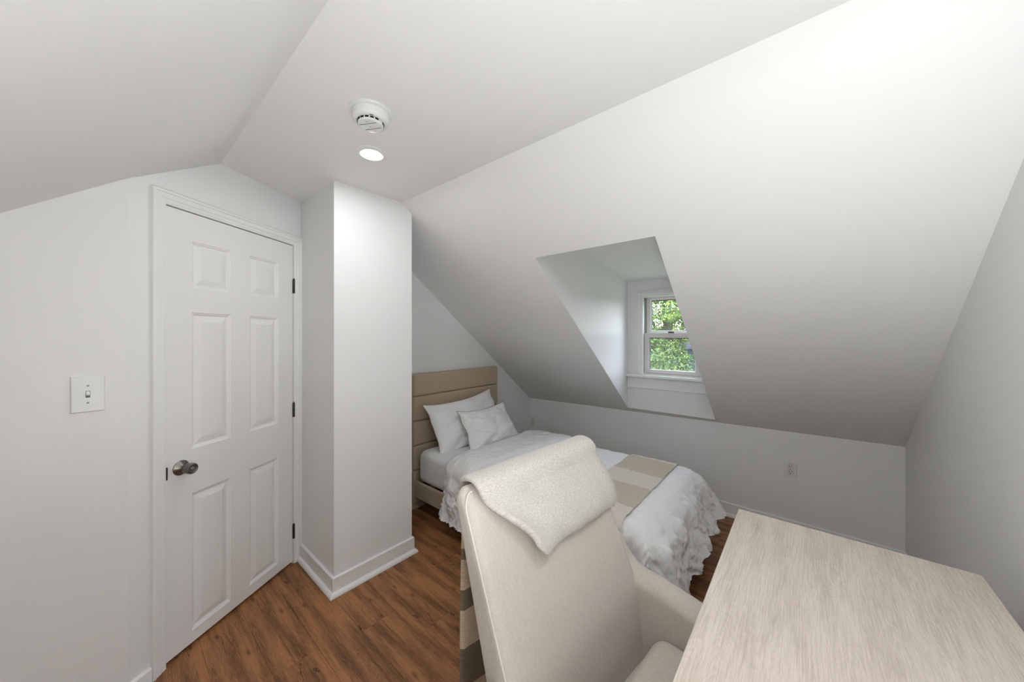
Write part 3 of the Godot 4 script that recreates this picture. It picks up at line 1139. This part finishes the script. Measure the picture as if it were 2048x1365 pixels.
func drape(sa: float, tb: float, off: float, rough := 1.0) -> Vector3:
	var u := maxf(0.0, AF - sa) * lerpf(1.0, 0.8, clampf((tb - BN) / (BF - BN), 0.0, 1.0))
	var v := 0.0
	if tb < BN:
		v = tb - BN
	elif tb > BF:
		v = tb - BF
	var ca := maxf(sa, AF)
	var cb := clampf(tb, BN, BF)
	var r := maxf(u, absf(v)) if u > 0.0 and v != 0.0 else u + absf(v)
	var dir := Vector2(-u, v)
	dir = dir.normalized() if dir.length() > 1e-6 else Vector2.ZERO
	var R := 0.085
	if u > 0.0:
		R = lerpf(0.085, 0.15, clampf(u * 6.0, 0.0, 1.0) * absf(dir.x))
	var out := 0.0
	var down := 0.0
	var phi := minf(r / R, PI / 2)
	if r < R * PI / 2:
		out = R * sin(phi)
		down = R * (1.0 - cos(phi))
	else:
		var e := r - R * PI / 2
		var flare := lerpf(0.10, 0.34, absf(dir.x)) if v <= 0.0 else lerpf(0.2, 0.5, absf(dir.x))
		out = R + e * flare
		down = R + e * sqrt(1.0 - flare * flare)
	# place along the hem
	var q := sa - AF if u == 0.0 else 0.0
	if u > 0.0:
		var ang := atan2(u, absf(v))
		q = -ang * 0.32
		if v == 0.0:
			q -= cb - BN
		elif v > 0.0:
			q = -PI * 0.16 - (BF - BN) - (PI / 2 - ang) * 0.32
	if v > 0.0 and u == 0.0:
		q = 4.0 + sa
	var hang := smoothstep(0.05, 0.34, r)
	var fold := N(q * 3.0, r * 0.9) * 1.2 + N(q * 10.0, r * 1.5) * 0.35
	out += hang * 0.028 * fold
	down += hang * 0.02 * N(q * 5.0 + 9.0, 2.0)
	# wrinkles
	var wr := 0.006 * N(sa * 5.0, tb * 5.0) + 0.004 * N(sa * 13.0 + tb * 6.0, tb * 9.0) + 0.0022 * N(sa * 40.0, tb * 28.0)
	var cr := absf(N(sa * 9.0 + 3.0 * N(sa * 3.0, tb * 3.0), tb * 9.0 + 30.0))
	wr += 0.006 * maxf(0.0, 1.0 - cr * 8.0) * (0.3 + 0.7 * hang)
	var cr2 := absf(N(sa * 22.0 + 40.0, tb * 22.0 + 4.0 * N(sa * 4.0, tb * 4.0)))
	wr += 0.003 * maxf(0.0, 1.0 - cr2 * 7.0) * hang
	wr *= rough * (0.55 + 0.9 * hang)
	var nd := Vector3(dir.y, 0, -dir.x)   # outward in world axes (b, h, -a) with dir = (a, b)
	var plan := P(ca, cb, H_BED) + nd * out
	plan.y -= down
	var nn := nd * sin(phi) + Vector3.UP * cos(phi)
	plan += nn * (off + wr)
	plan.y = maxf(plan.y, 0.012)
	return plan


func cloth_patch(sa0: float, sa1: float, tb0: float, tb1: float, ns: int, nt: int, offf: Callable, rough: float, uvk := Vector2(1, 1), skew := 0.0) -> Array:
	var rows := []
	var uvs := []
	for i in ns + 1:
		var fi := float(i) / ns
		var row := []
		var ur := []
		for j in nt + 1:
			var fj := float(j) / nt
			row.append(drape(lerpf(sa0 + skew * (2.53 - lerpf(tb0, tb1, fj)), sa1, fi), lerpf(tb0, tb1, fj), offf.call(fi, fj), rough))
			ur.append(Vector2(fi * uvk.x, fj * uvk.y))
		rows.append(row)
		uvs.append(ur)
	return [rows, uvs]


func build_bed() -> void:
	var o := base("single_bed", P(2.5, 2.17, 0))
	tag(o, "single bed frame with tan upholstered headboard of stacked horizontal panels", "bed")
	var c := o.position
	var b0 := 1.655
	var b1 := 2.685
	var g := Geo.new()
	g.box(P(2.5225, (b0 + b1) / 2, 0.572) - c, Vector3(b1 - b0, 1.14, 0.045), 0.008)
	var hb := put("headboard", g, M.headboard_fabric, o)
	var edges := [0.06, 0.335, 0.542, 0.748, 0.955, 1.146]
	for k in 5:
		var hgt: float = edges[k + 1] - edges[k]
		g = Geo.new()
		g.grid(pad_rows(P(2.5, (b0 + b1) / 2, (edges[k] + edges[k + 1]) / 2) - c, Vector3(1, 0, 0), Vector3.UP, Vector3(0, 0, 1), b1 - b0 + 0.004, hgt, 0.052, 0.022), [], false, true, true)
		put("padded_panel", g, M.headboard_fabric, hb)
	for b in [b0 + 0.012, b1 - 0.022]:
		g = Geo.new()
		g.box(P(1.53, b + 0.005, 0.19) - c, Vector3(0.026, 0.135, 1.92), 0.006)
		put("side_rail", g, M.headboard_fabric, o)
	g = Geo.new()
	g.box(P(0.585, (b0 + b1) / 2, 0.19) - c, Vector3(b1 - b0, 0.135, 0.028), 0.006)
	put("foot_rail", g, M.headboard_fabric, o)
	for b in [b0 + 0.06, b1 - 0.06]:
		for a in [0.65, 1.55]:
			g = Geo.new()
			g.box(P(a, b, 0.065) - c, Vector3(0.045, 0.13, 0.045), 0.004)
			put("leg", g, M.leg_wood, o)
	for k in 11:
		g = Geo.new()
		g.box(P(0.7 + k * 0.17, (b0 + b1) / 2, 0.236) - c, Vector3(b1 - b0 - 0.06, 0.018, 0.07))
		put("slat", g, M.leg_wood, o)

	g = Geo.new()
	g.grid(pad_rows(P(1.52, 2.165, 0.382), Vector3(0, 0, -1), Vector3(1, 0, 0), Vector3.UP, 1.87, 0.985, 0.268, 0.06), [], false, true, true)
	tag(put("mattress", g, M.sheet_cotton), "white mattress with fitted sheet on the tan bed frame", "mattress")

	var dv := base("duvet")
	tag(dv, "crumpled white duvet hanging over the foot of the bed", "duvet")
	g = Geo.new()
	var pr := cloth_patch(AF - 0.47, 1.75, BN - 0.44, BF + 0.40, 170, 190, func(fi, fj): return 0.0, 1.0)
	g.grid(pr[0], pr[1])
	put("cover", g, M.cotton, dv)
	g = Geo.new()
	pr = cloth_patch(1.575, 2.06, BN - 0.47, BF + 0.30, 50, 120, func(fi, fj):
		var e := 1.0 - pow(absf(2.0 * fi - 1.0), 18.0 if fi < 0.5 else 7.0)
		return lerpf(0.002, -0.03, fi) + 0.05 * e, 1.9, Vector2(1, 1), 0.125)
	g.grid(pr[0], pr[1])
	put("turned_back_edge", g, M.cotton, dv)

	g = Geo.new()
	pr = cloth_patch(0.69, 1.02, BN - 0.36, BF + 0.26, 26, 120, func(fi, fj): return 0.0095 + 0.002 * sin(fj * 30.0 + fi * 3.0), 0.75, Vector2(1.2, 1.0))
	g.shell(pr[0], 0.007, pr[1])
	tag(put("bed_throw", g, M.runner_cloth), "tan and cream banded throw laid across the white duvet", "blanket")

	pillow("pillow", P(2.33, 2.12, 0.707), P(-0.003, 0.998, 0.062), P(0.42, 0.0, 0.90), 0.80, 0.45, 0.175, M.pillow_cotton, null, 3, "large white pillow leaning on the headboard")
	pillow("pillow_001", P(2.145, 2.205, 0.672), P(-0.02, 0.999, 0.008), P(0.52, 0.0, 0.855), 0.585, 0.36, 0.175, M.pillow_cotton, M.grey_piping, 8, "smaller white pillow with grey piping in front of the large one")


# rounded cushion-like slab: X, Y half axes in plane, Z thickness; closed rows
func pad_rows(c: Vector3, X: Vector3, Y: Vector3, Z: Vector3, w: float, h: float, t: float, r: float) -> Array:
	var rows := []
	var steps := 6
	var prof := []
	for k in steps + 1:
		var an := PI / 2 * k / steps
		prof.append([r * (1.0 - sin(an)), -t / 2 + r * (1.0 - cos(an))])
	prof.reverse()
	# bottom: from centre outwards
	var seq := [[-1.0, -t / 2]]
	for k in steps + 1:
		var an2 := PI / 2 * k / steps
		seq.append([r * (1.0 - sin(an2)), -t / 2 + r * (1.0 - cos(an2))])
	for k in steps + 1:
		var an3 := PI / 2 * (1.0 - float(k) / steps)
		seq.append([r * (1.0 - sin(an3)), t / 2 - r * (1.0 - cos(an3))])
	seq.append([-1.0, t / 2])
	for s in seq:
		var row := []
		if s[0] < 0.0:
			for k in 44:
				row.append(c + Z * s[1])
			rows.append(row)
			continue
		var rc := maxf(0.001, r)
		var hw: float = w / 2 - s[0]
		var hh: float = h / 2 - s[0]
		var cr: float = maxf(0.0005, rc - s[0])
		for q in 4:
			var sx := [1.0, -1.0, -1.0, 1.0][q] as float
			var sy := [1.0, 1.0, -1.0, -1.0][q] as float
			for k in 11:
				var an4 := PI / 2 * (q + k / 10.0)
				var p := Vector2(sx * (hw - cr) + cr * cos(an4), sy * (hh - cr) + cr * sin(an4))
				row.append(c + X * p.x + Y * p.y + Z * s[1])
		rows.append(row)
	return rows


func pillow(called: String, c: Vector3, X: Vector3, Y: Vector3, w: float, h: float, t: float, m: Material, piping: Material, sd: float, label: String) -> void:
	X = X.normalized()
	Y = (Y - X * Y.dot(X)).normalized()
	var Z := X.cross(Y)
	var o := base(called, c)
	tag(o, label, "pillow", "pillows at the head of the bed")
	var nn := 36
	var edge := []
	var g := Geo.new()
	var pt := func(fu: float, fv: float, side: float) -> Vector3:
		var x := fu * w / 2 * (1.0 - 0.085 * (1.0 - fv * fv))
		var y := fv * h / 2 * (1.0 - (0.19 if fv > 0.0 else 0.05) * (1.0 - fu * fu))
		var k := pow(maxf(0.0, (1.0 - pow(absf(fu), 2.4)) * (1.0 - pow(absf(fv), 2.4))), 0.52)
		var rim := 1.0 - maxf(absf(fu), absf(fv))
		var bulge := t / 2 * k * (1.0 - 0.18 * fv)
		var wr := (0.007 * N(fu * 2.0 + sd, fv * 3.0 + side) + 0.004 * N(fu * 6.0, fv * 6.0 + sd)) * smoothstep(0.0, 0.25, rim)
		wr += 0.006 * sin((fu * 9.0 + fv * 5.0) + sd) * smoothstep(0.3, 0.0, rim) * smoothstep(0.0, 0.06, rim)
		var sagv := -0.012 * (1.0 - absf(fv)) * fu * fu
		return X * x + Y * (y + sagv) + Z * side * (bulge + wr) + Z * 0.012 * N(fu * 1.3 + sd, fv * 1.3)
	for side in [1.0, -1.0]:
		var rows := []
		for i in nn + 1:
			var row := []
			for j in nn + 1:
				var u := 2.0 * i / nn - 1.0
				var vv := 2.0 * j / nn - 1.0
				u = sin(u * PI / 2) * 0.75 + u * 0.25
				vv = sin(vv * PI / 2) * 0.75 + vv * 0.25
				row.append(pt.call(u, vv, side))
			if side < 0:
				row.reverse()
			rows.append(row)
		g.grid(rows)
	put("cushion", g, m, o)
	if piping:
		for k in 24:
			edge.append(pt.call(-1.0 + k / 12.0, -1.0, 1.0))
		for k in 18:
			edge.append(pt.call(1.0, -1.0 + k / 9.0, 1.0))
		for k in 24:
			edge.append(pt.call(1.0 - k / 12.0, 1.0, 1.0))
		for k in 18:
			edge.append(pt.call(-1.0, 1.0 - k / 9.0, 1.0))
		g = Geo.new()
		g.tube(edge, 0.0034, true, 6)
		put("piping", g, piping, o)


# ---------------------------------------------------------------- desk
func build_desk() -> void:
	var turn := deg_to_rad(DESK_TURN)
	var o := base("desk", P(-0.0975, 1.1, 0), turn)
	tag(o, "pale whitewashed oak desk in the right foreground", "desk")
	var wa := 0.615
	var lb := 1.2
	var g := Geo.new()
	g.box(Vector3(0, 0.7375, 0), Vector3(lb, 0.025, wa), 0.0015)
	for i in g.v.size():
		g.t[i] = Vector2(0.5 - g.v[i].z / 0.66, 0.46 - g.v[i].x / 1.3)
	put("desk_top", g, M.desk_top, o)
	for sx in [-1.0, 1.0]:
		for sz in [-1.0, 1.0]:
			g = Geo.new()
			g.box(Vector3(sx * (lb / 2 - 0.03), 0.3625, sz * (wa / 2 - 0.03)), Vector3(0.045, 0.725, 0.045), 0.002)
			put("leg", g, M.desk_frame, o)
	for sz in [-1.0, 1.0]:
		g = Geo.new()
		g.box(Vector3(0, 0.69, sz * (wa / 2 - 0.03)), Vector3(lb - 0.11, 0.07, 0.02), 0.002)
		put("apron", g, M.desk_frame, o)
	for sx in [-1.0, 1.0]:
		g = Geo.new()
		g.box(Vector3(sx * (lb / 2 - 0.03), 0.69, 0), Vector3(0.02, 0.07, wa - 0.11), 0.002)
		put("apron", g, M.desk_frame, o)


const DESK_TURN := 0.0


# ---------------------------------------------------------------- chair
# local axes of the chair node: x across (+ towards the bed side), y up, z back (the sitter faces -z)
func cp(w: float, d: float, h: float) -> Vector3:
	return Vector3(w, h, -d)


func build_chair() -> void:
	var o := Node3D.new()
	o.name = "armchair"
	add_child(o)
	# forward (d) in plan (-0.996, -0.087): world (-0.087, 0, 0.996)
	o.transform = Transform3D(Basis(Vector3(0.996, 0, 0.087), Vector3.UP, Vector3(-0.087, 0, 0.996)), P(0.742, 1.015, 0))
	tag(o, "cream upholstered desk armchair with a tall leaning back", "chair")
	# here local +z = forward, because the room's a axis is -z
	var g := Geo.new()
	var rows := []
	var ring := 64
	var w0 := -0.333
	var w1 := 0.352
	var hs := []
	for k in 24:
		hs.append(lerpf(0.17, 0.955, k / 23.0))
	for k in 10:
		hs.append(1.003 - 0.048 * (1.0 - sin(PI / 2 * (k + 1) / 10.0)))
	var first := true
	for hi in hs.size():
		var h: float = hs[hi]
		var df := (1.0 - h) * 0.44 + 0.004
		var db := -0.052 + (0.96 - h) * 0.315
		if h < 0.5:
			df = 0.224 + (0.5 - h) * 0.12
			db = 0.0929 + (0.5 - h) * 0.08
		var k := 0.0
		if h > 0.955:
			k = 1.0 - sqrt(maxf(0.0, 1.0 - pow((h - 0.955) / 0.048, 2.0)))
		var mid := (df + db) / 2
		var ht := (df - db) / 2 * (1.0 - k) + 0.0004
		var wc := (w0 + w1) / 2
		var hw := (w1 - w0) / 2 - k * 0.04
		var row := []
		var rc := minf(0.03, ht * 0.95)
		for q in 4:
			var sx := [1.0, -1.0, -1.0, 1.0][q] as float
			var sy := [1.0, 1.0, -1.0, -1.0][q] as float
			for j in 14:
				var an := PI / 2 * (q + j / 13.0)
				var x := sx * (hw - rc) + rc * cos(an)
				var y := sy * (ht - rc) + rc * sin(an)
				row.append(Vector3(wc + x, h, mid + y))
			# middle points so the front bows slightly
			var nx := [-1.0, 0.0, 1.0, 0.0][q] as float
			if nx != 0.0:
				for j in 8:
					var fx := lerpf(-1.0, 1.0, (j + 1) / 9.0) * nx
					var bow := 0.012 * (1.0 - fx * fx) * (1.0 if nx < 0 else -1.0) * (1.0 - k)
					row.append(Vector3(wc + fx * (hw - rc), h, mid + (ht if nx < 0 else -ht) - bow * (1.0 if nx < 0 else 1.0)))
		if first:
			var cen := []
			for q in row:
				cen.append(Vector3(wc, h, mid))
			rows.append(cen)
			first = false
		rows.append(row)
	var capc := []
	for q in rows[rows.size() - 1]:
		capc.append(Vector3((w0 + w1) / 2, 1.0034, -0.03))
	rows.append(capc)
	g.grid(rows, [], false, true, true)
	var back := put("backrest", g, M.chair_fabric, o)
	# piping along both front edges of the back
	for sd in [w0 + 0.004, w1 - 0.004]:
		var path := []
		for k in 30:
			var h := lerpf(0.30, 0.95, k / 29.0)
			var df := (1.0 - h) * 0.44 + 0.004
			if h < 0.5:
				df = 0.224 + (0.5 - h) * 0.12
			path.append(Vector3(sd, h, df - 0.016))
		for k in 6:
			var an := PI / 2 * (k + 1) / 6.0
			path.append(Vector3(sd + (0.03 if sd < 0 else -0.03) * (1.0 - cos(an)), 0.95 + 0.046 * sin(an), 0.01 - 0.012 * sin(an)))
		g = Geo.new()
		g.tube(path, 0.0028, false, 6)
		put("piping", g, M.chair_piping, back)
	# arms
	for sd in [1.0, -1.0]:
		rows = []
		var wm := 0.372 if sd > 0 else -0.353
		for k in 26:
			var d := lerpf(0.11 if sd > 0 else 0.145, 0.60, k / 25.0)
			var endk := 0.0
			if d > 0.55:
				endk = 1.0 - sqrt(maxf(0.0, 1.0 - pow((d - 0.55) / 0.05, 2.0)))
			var top := 0.55 - 0.045 * smoothstep(0.2, 0.6, d) - 0.03 * endk + (0.10 * pow(maxf(0.0, 1.0 - (d - 0.11) / 0.12), 2.0) if sd > 0 else 0.0)
			var hw := 0.052 * (1.0 - 0.85 * endk) + 0.0
			var bot := 0.17
			var row := []
			# flat sides, half-round top
			for j in 13:
				var an := PI * j / 12.0
				row.append(Vector3(wm + hw * cos(an), top - 0.045 + 0.045 * sin(an), d))
			for j in 6:
				row.append(Vector3(wm - hw, lerpf(top - 0.06, bot, j / 5.0), d))
			for j in 6:
				row.append(Vector3(wm + hw, lerpf(bot, top - 0.06, j / 5.0), d))
			rows.append(row)
		g = Geo.new()
		g.grid(rows, [], false, true, true)
		g.poly(rows[25], Vector3(0, 0, 1))
		put("arm", g, M.chair_fabric, o)
	g = Geo.new()
	g.grid(pad_rows(Vector3(0.009, 0.19, 0.36), Vector3(1, 0, 0), Vector3(0, 0, 1), Vector3.UP, 0.66, 0.44, 0.13, 0.02), [], false, true, true)
	put("seat_base", g, M.chair_fabric, o)
	g = Geo.new()
	g.grid(pad_rows(Vector3(0.009, 0.33, 0.478), Vector3(1, 0, 0), Vector3(0, 0, 1), Vector3.UP, 0.62, 0.35, 0.14, 0.055), [], false, true, true)
	put("seat_cushion", g, M.chair_fabric, o)
	for sx in [-0.29, 0.31]:
		for sz in [0.16, 0.52]:
			g = Geo.new()
			g.lathe([Vector2(0, 0), Vector2(0.013, 0.0), Vector2(0.014, 0.003), Vector2(0.022, 0.18), Vector2(0, 0.18)], Transform3D(Basis(), Vector3(sx, 0, sz)), 16)
			put("leg", g, M.leg_wood, o)

	# throw over the back: front hem -> over the top -> down behind
	var line := []   # (d, h)
	for k in 14:
		var h := lerpf(0.775, 0.965, k / 13.0)
		line.append(Vector2((1.0 - h) * 0.44 + 0.022 + 0.012 * sin(k * 0.35), h))
	for k in 12:
		var an := PI * 0.12 + PI * 0.86 * (k + 1) / 12.0
		line.append(Vector2(-0.026 + 0.062 * cos(an - 0.0), 0.972 + 0.05 * sin(an)))
	for k in 26:
		line.append(Vector2(-0.088 - 0.010 * k / 26.0, lerpf(0.955, 0.12, k / 25.0)))
	var total := 0.0
	var acc := [0.0]
	for k in range(1, line.size()):
		total += line[k].distance_to(line[k - 1])
		acc.append(total)
	var tr := []
	var tu := []
	var nw := 30
	for k in line.size():
		var f: float = acc[k]
		var wn := -0.265
		var wf := 0.30
		if f < 0.30:
			wn = lerpf(-0.135, -0.285, smoothstep(0.0, 0.26, f))
			wf = lerpf(0.405, 0.335, smoothstep(0.0, 0.26, f))
		else:
			wn = lerpf(-0.285, -0.262, smoothstep(0.3, 0.5, f))
			wf = lerpf(0.335, 0.31, smoothstep(0.3, 0.5, f))
		var row := []
		var ur := []
		for j in nw + 1:
			var fj := float(j) / nw
			var w := lerpf(wn, wf, fj)
			var d: float = line[k].x
			var h: float = line[k].y
			# hem lifts a little in the middle, end beyond the back droops
			if f < 0.25:
				h += 0.006 * sin(fj * 3.3) * (1.0 - f / 0.25) + 0.03 * smoothstep(0.06, 0.0, fj) * (1.0 - f / 0.25)
				d += 0.006 * N(fj * 3.0, f * 6.0) + 0.012 * smoothstep(0.15, 0.03, fj) * (1.0 - f / 0.25)
			var over := maxf(0.0, w - 0.335)
			d -= over * 0.55
			if f > 0.4:
				d -= 0.006 * sin(fj * 14.0 + f * 2.0) * smoothstep(0.4, 0.8, f)
			row.append(Vector3(w, h, d))
			ur.append(Vector2(fj * 1.0, f / total))
		tr.append(row)
		tu.append(ur)
	g = Geo.new()
	g.shell(tr, 0.02, tu)
	var th := put("throw_blanket", g, M.throw_cloth)
	th.transform = o.transform
	tag(th, "cream woven throw draped over the back of the armchair", "blanket")


# ---------------------------------------------------------------- switch, sockets
func fittings() -> void:
	var ca := D_A - 0.137 * sin(TH)
	var o := base("light_switch", P(ca, -0.046, 1.246))
	tag(o, "white wall plate with a single toggle switch left of the door", "light switch")
	var g := Geo.new()
	g.hexa([Vector3(-0.043, -0.069, 0), Vector3(0.043, -0.069, 0), Vector3(0.043, 0.069, 0), Vector3(-0.043, 0.069, 0), Vector3(-0.039, -0.065, 0.006), Vector3(0.039, -0.065, 0.006), Vector3(0.039, 0.065, 0.006), Vector3(-0.039, 0.065, 0.006)])
	put("wall_plate", g, M.plastic_white, o)
	g = Geo.new()
	g.box(Vector3(0, 0, 0.0062), Vector3(0.011, 0.0255, 0.001))
	put("slot", g, M.plastic_grey, o)
	g = Geo.new()
	g.box(Vector3(0, 0.003, 0.011), Vector3(0.0088, 0.0145, 0.014), 0.0012, Basis(Vector3.RIGHT, -0.45))
	put("toggle", g, M.plastic_white, o)
	for sy in [-0.032, 0.032]:
		g = Geo.new()
		g.lathe([Vector2(0.0, 0.0), Vector2(0.0036, 0.0), Vector2(0.0034, 0.001), Vector2(0.0, 0.0016)], Transform3D(Basis(Vector3.RIGHT, PI / 2), Vector3(0, sy, 0.0058)), 14)
		var s := put("screw", g, M.screw_metal, o)
		g = Geo.new()
		g.box(Vector3(0, sy, 0.0073), Vector3(0.0055, 0.0009, 0.0006), 0.0, Basis(Vector3.BACK, 0.5))
		put("slot", g, M.slot_black, s)
	outlet("wall_outlet", 0.082, 0.477, "white double socket on the low wall right of the bed")
	outlet("wall_outlet_001", 2.505, 0.43, "white double socket in the corner behind the pillows")


func outlet(called: String, a: float, h: float, label: String) -> void:
	# local +z looks into the room
	var o := base(called, P(a, knee_b(a), h), -PI / 2 - 0.0235)
	tag(o, label, "socket", "sockets on the low wall")
	var g := Geo.new()
	g.hexa([Vector3(-0.0375, -0.0575, 0), Vector3(0.0375, -0.0575, 0), Vector3(0.0375, 0.0575, 0), Vector3(-0.0375, 0.0575, 0), Vector3(-0.034, -0.054, 0.0055), Vector3(0.034, -0.054, 0.0055), Vector3(0.034, 0.054, 0.0055), Vector3(-0.034, 0.054, 0.0055)])
	put("cover_plate", g, M.plastic_white, o)
	for sy in [-0.0195, 0.0195]:
		g = Geo.new()
		g.lathe([Vector2(0.0175, 0.0), Vector2(0.0175, 0.0012), Vector2(0.017, 0.0018), Vector2(0.0, 0.0018)], Transform3D(Basis(Vector3.RIGHT, PI / 2), Vector3(0, sy, 0.0052)), 28)
		var r := put("receptacle", g, M.plastic_white, o)
		g = Geo.new()
		g.box(Vector3(-0.0062, sy + 0.004, 0.0073), Vector3(0.003, 0.009, 0.0008))
		put("slot", g, M.slot_black, r)
		g = Geo.new()
		g.box(Vector3(0.0062, sy + 0.004, 0.0073), Vector3(0.003, 0.0075, 0.0008))
		put("slot", g, M.slot_black, r)
		g = Geo.new()
		g.lathe([Vector2(0.003, 0.0), Vector2(0.0, 0.0004)], Transform3D(Basis(Vector3.RIGHT, PI / 2), Vector3(0, sy - 0.0085, 0.0072)), 12)
		put("slot", g, M.slot_black, r)
		g = Geo.new()
		g.tube(circle(0.0178, Vector3(0, sy, 0.0058)), 0.0007, true, 5)
		put("rim", g, M.plastic_grey, r)
	g = Geo.new()
	g.lathe([Vector2(0.003, 0.0), Vector2(0.0, 0.001)], Transform3D(Basis(Vector3.RIGHT, PI / 2), Vector3(0, 0, 0.0055)), 12)
	put("screw", g, M.screw_metal, o)


func circle(r: float, c: Vector3) -> Array:
	var q := []
	for k in 28:
		q.append(c + Vector3(cos(TAU * k / 28), sin(TAU * k / 28), 0) * r)
	return q


# ---------------------------------------------------------------- outside
func leaf_mesh() -> ArrayMesh:
	var g := Geo.new()
	var s := [Vector3(0, 0, 0), Vector3(0.34, 0.10, 0.28), Vector3(0.42, 0.06, 0.62), Vector3(0, -0.10, 1.0), Vector3(-0.42, 0.06, 0.62), Vector3(-0.34, 0.10, 0.28)]
	var mid := Vector3(0, 0, 0.5)
	for k in 6:
		g.poly([mid, s[k], s[(k + 1) % 6]], Vector3.UP)
	return g.mesh()


func tree(called: String, at: Vector3, blobs: Array, count: int, leaf: float, tones: Array, trunk_h: float, trunk_r: float, sd: int, label: String, category: String) -> void:
	var o := base(called, at)
	tag(o, label, category, "trees outside the window")
	var rng := RandomNumberGenerator.new()
	rng.seed = sd
	var g := Geo.new()
	var path := []
	for k in 8:
		path.append(Vector3(0.10 * sin(k * 0.9), trunk_h * k / 7.0, 0.08 * cos(k * 1.1)))
	g.tube(path, trunk_r, false, 10)
	put("trunk", g, M.bark, o)
	for bl in blobs:
		g = Geo.new()
		var from: Vector3 = path[5]
		var to: Vector3 = bl[0]
		var q := []
		for k in 6:
			q.append(from.lerp(to, k / 5.0) + Vector3(0, 0.15 * sin(k / 5.0 * PI), 0))
		g.tube(q, trunk_r * 0.3, false, 6)
		put("branch", g, M.bark, o)
	var mm := MultiMesh.new()
	mm.transform_format = MultiMesh.TRANSFORM_3D
	mm.use_colors = true
	mm.mesh = leaf_mesh()
	mm.instance_count = count
	for i in count:
		var bl: Array = blobs[rng.randi() % blobs.size()]
		var dir := Vector3(rng.randfn(), rng.randfn(), rng.randfn()).normalized()
		var rad: float = bl[1] * pow(rng.randf(), 0.4)
		# clumps
		var cl := Vector3(sin(dir.x * 9.0 + bl[1]), sin(dir.y * 8.0), sin(dir.z * 10.0)) * 0.12 * float(bl[1])
		var p: Vector3 = bl[0] + dir * rad * Vector3(1.0, 0.85, 1.0) + cl
		var nrm := (dir * 0.7 + Vector3.UP * 0.7 + Vector3(rng.randfn(), rng.randfn(), rng.randfn()) * 0.55).normalized()
		var zz := Vector3(rng.randfn(), rng.randfn() - 0.7, rng.randfn())
		zz = (zz - nrm * zz.dot(nrm)).normalized()
		var sc := leaf * rng.randf_range(0.7, 1.25)
		mm.set_instance_transform(i, Transform3D(Basis(nrm.cross(zz), nrm, zz).scaled(Vector3.ONE * sc), p))
		var c: Color = tones[rng.randi() % tones.size()]
		mm.set_instance_color(i, c * rng.randf_range(0.25, 0.85))
	var mi := MultiMeshInstance3D.new()
	mi.name = "foliage"
	mi.multimesh = mm
	mi.material_override = M.leaf
	mi.set_meta("kind", "stuff")
	o.add_child(mi)


func build_outside() -> void:
	var y := -3.1
	var g := Geo.new()
	g.box(P(4, 22, y - 0.1), Vector3(36, 0.2, 50))
	structure(put("ground", g, M.grass))
	tree("maple_tree", P(3.9, 13.5, y), [[Vector3(0, 5.6, 0), 1.7], [Vector3(0.3, 6.4, -1.3), 1.4], [Vector3(-0.3, 5.6, 1.0), 1.3], [Vector3(0.8, 6.3, 1.2), 1.3], [Vector3(-0.6, 4.4, -1.2), 1.3], [Vector3(0.2, 7.4, 0.1), 1.3]], 90000, 0.058,
		[Color(0.15, 0.30, 0.05), Color(0.30, 0.46, 0.07), Color(0.46, 0.56, 0.12), Color(0.06, 0.16, 0.06)], 5.2, 0.16, 5, "tall maple tree with bright leaves against the sky", "tree")
	tree("leafy_shrub", P(2.75, 8.3, y), [[Vector3(0, 3.45, 0.1), 0.85], [Vector3(0.2, 3.2, -0.9), 0.85], [Vector3(-0.1, 3.35, 0.42), 0.5], [Vector3(0.1, 2.6, -0.3), 0.95]], 46000, 0.047,
		[Color(0.09, 0.20, 0.05), Color(0.20, 0.34, 0.08), Color(0.38, 0.48, 0.14), Color(0.04, 0.10, 0.05)], 2.4, 0.07, 9, "dense darker green shrub filling the lower window pane", "shrub")
	tree("leafy_hedge", P(3.45, 11.2, y), [[Vector3(0, 3.7, 0.2), 0.75], [Vector3(0.1, 3.3, -0.6), 0.95], [Vector3(0, 2.7, 0.25), 0.8], [Vector3(-0.1, 4.2, -0.5), 0.7]], 30000, 0.055,
		[Color(0.11, 0.24, 0.05), Color(0.24, 0.38, 0.08), Color(0.40, 0.50, 0.13), Color(0.05, 0.13, 0.05)], 2.6, 0.08, 13, "mid green bushy tree between the shrub and the maple", "tree")
	# neighbour's house, a slate corner of it shows low on the right
	var h := base("neighbour_house", P(1.95, 19.5, y))
	tag(h, "slate blue house glimpsed low behind the leaves", "house")
	g = Geo.new()
	g.box(Vector3(0, 2.0, 0), Vector3(4.0, 4.0, 4.4))
	put("walls", g, M.slate_siding, h)
	g = Geo.new()
	g.prism([Vector3(-2.3, 3.95, -2.5), Vector3(2.3, 3.95, -2.5), Vector3(0, 5.5, -2.5)], Vector3(0, 0, 5.0))
	put("roof", g, M.roof_shingle, h)
	for k in 14:
		g = Geo.new()
		g.box(Vector3(-2.015, 0.25 + k * 0.27, 0), Vector3(0.03, 0.26, 4.42), 0.0, Basis(Vector3.BACK, 0.05))
		put("siding_board", g, M.slate_siding, h)
	g = Geo.new()
	g.box(Vector3(-2.03, 2.6, 0.6), Vector3(0.06, 1.1, 0.8))
	put("window", g, M.vinyl, h)
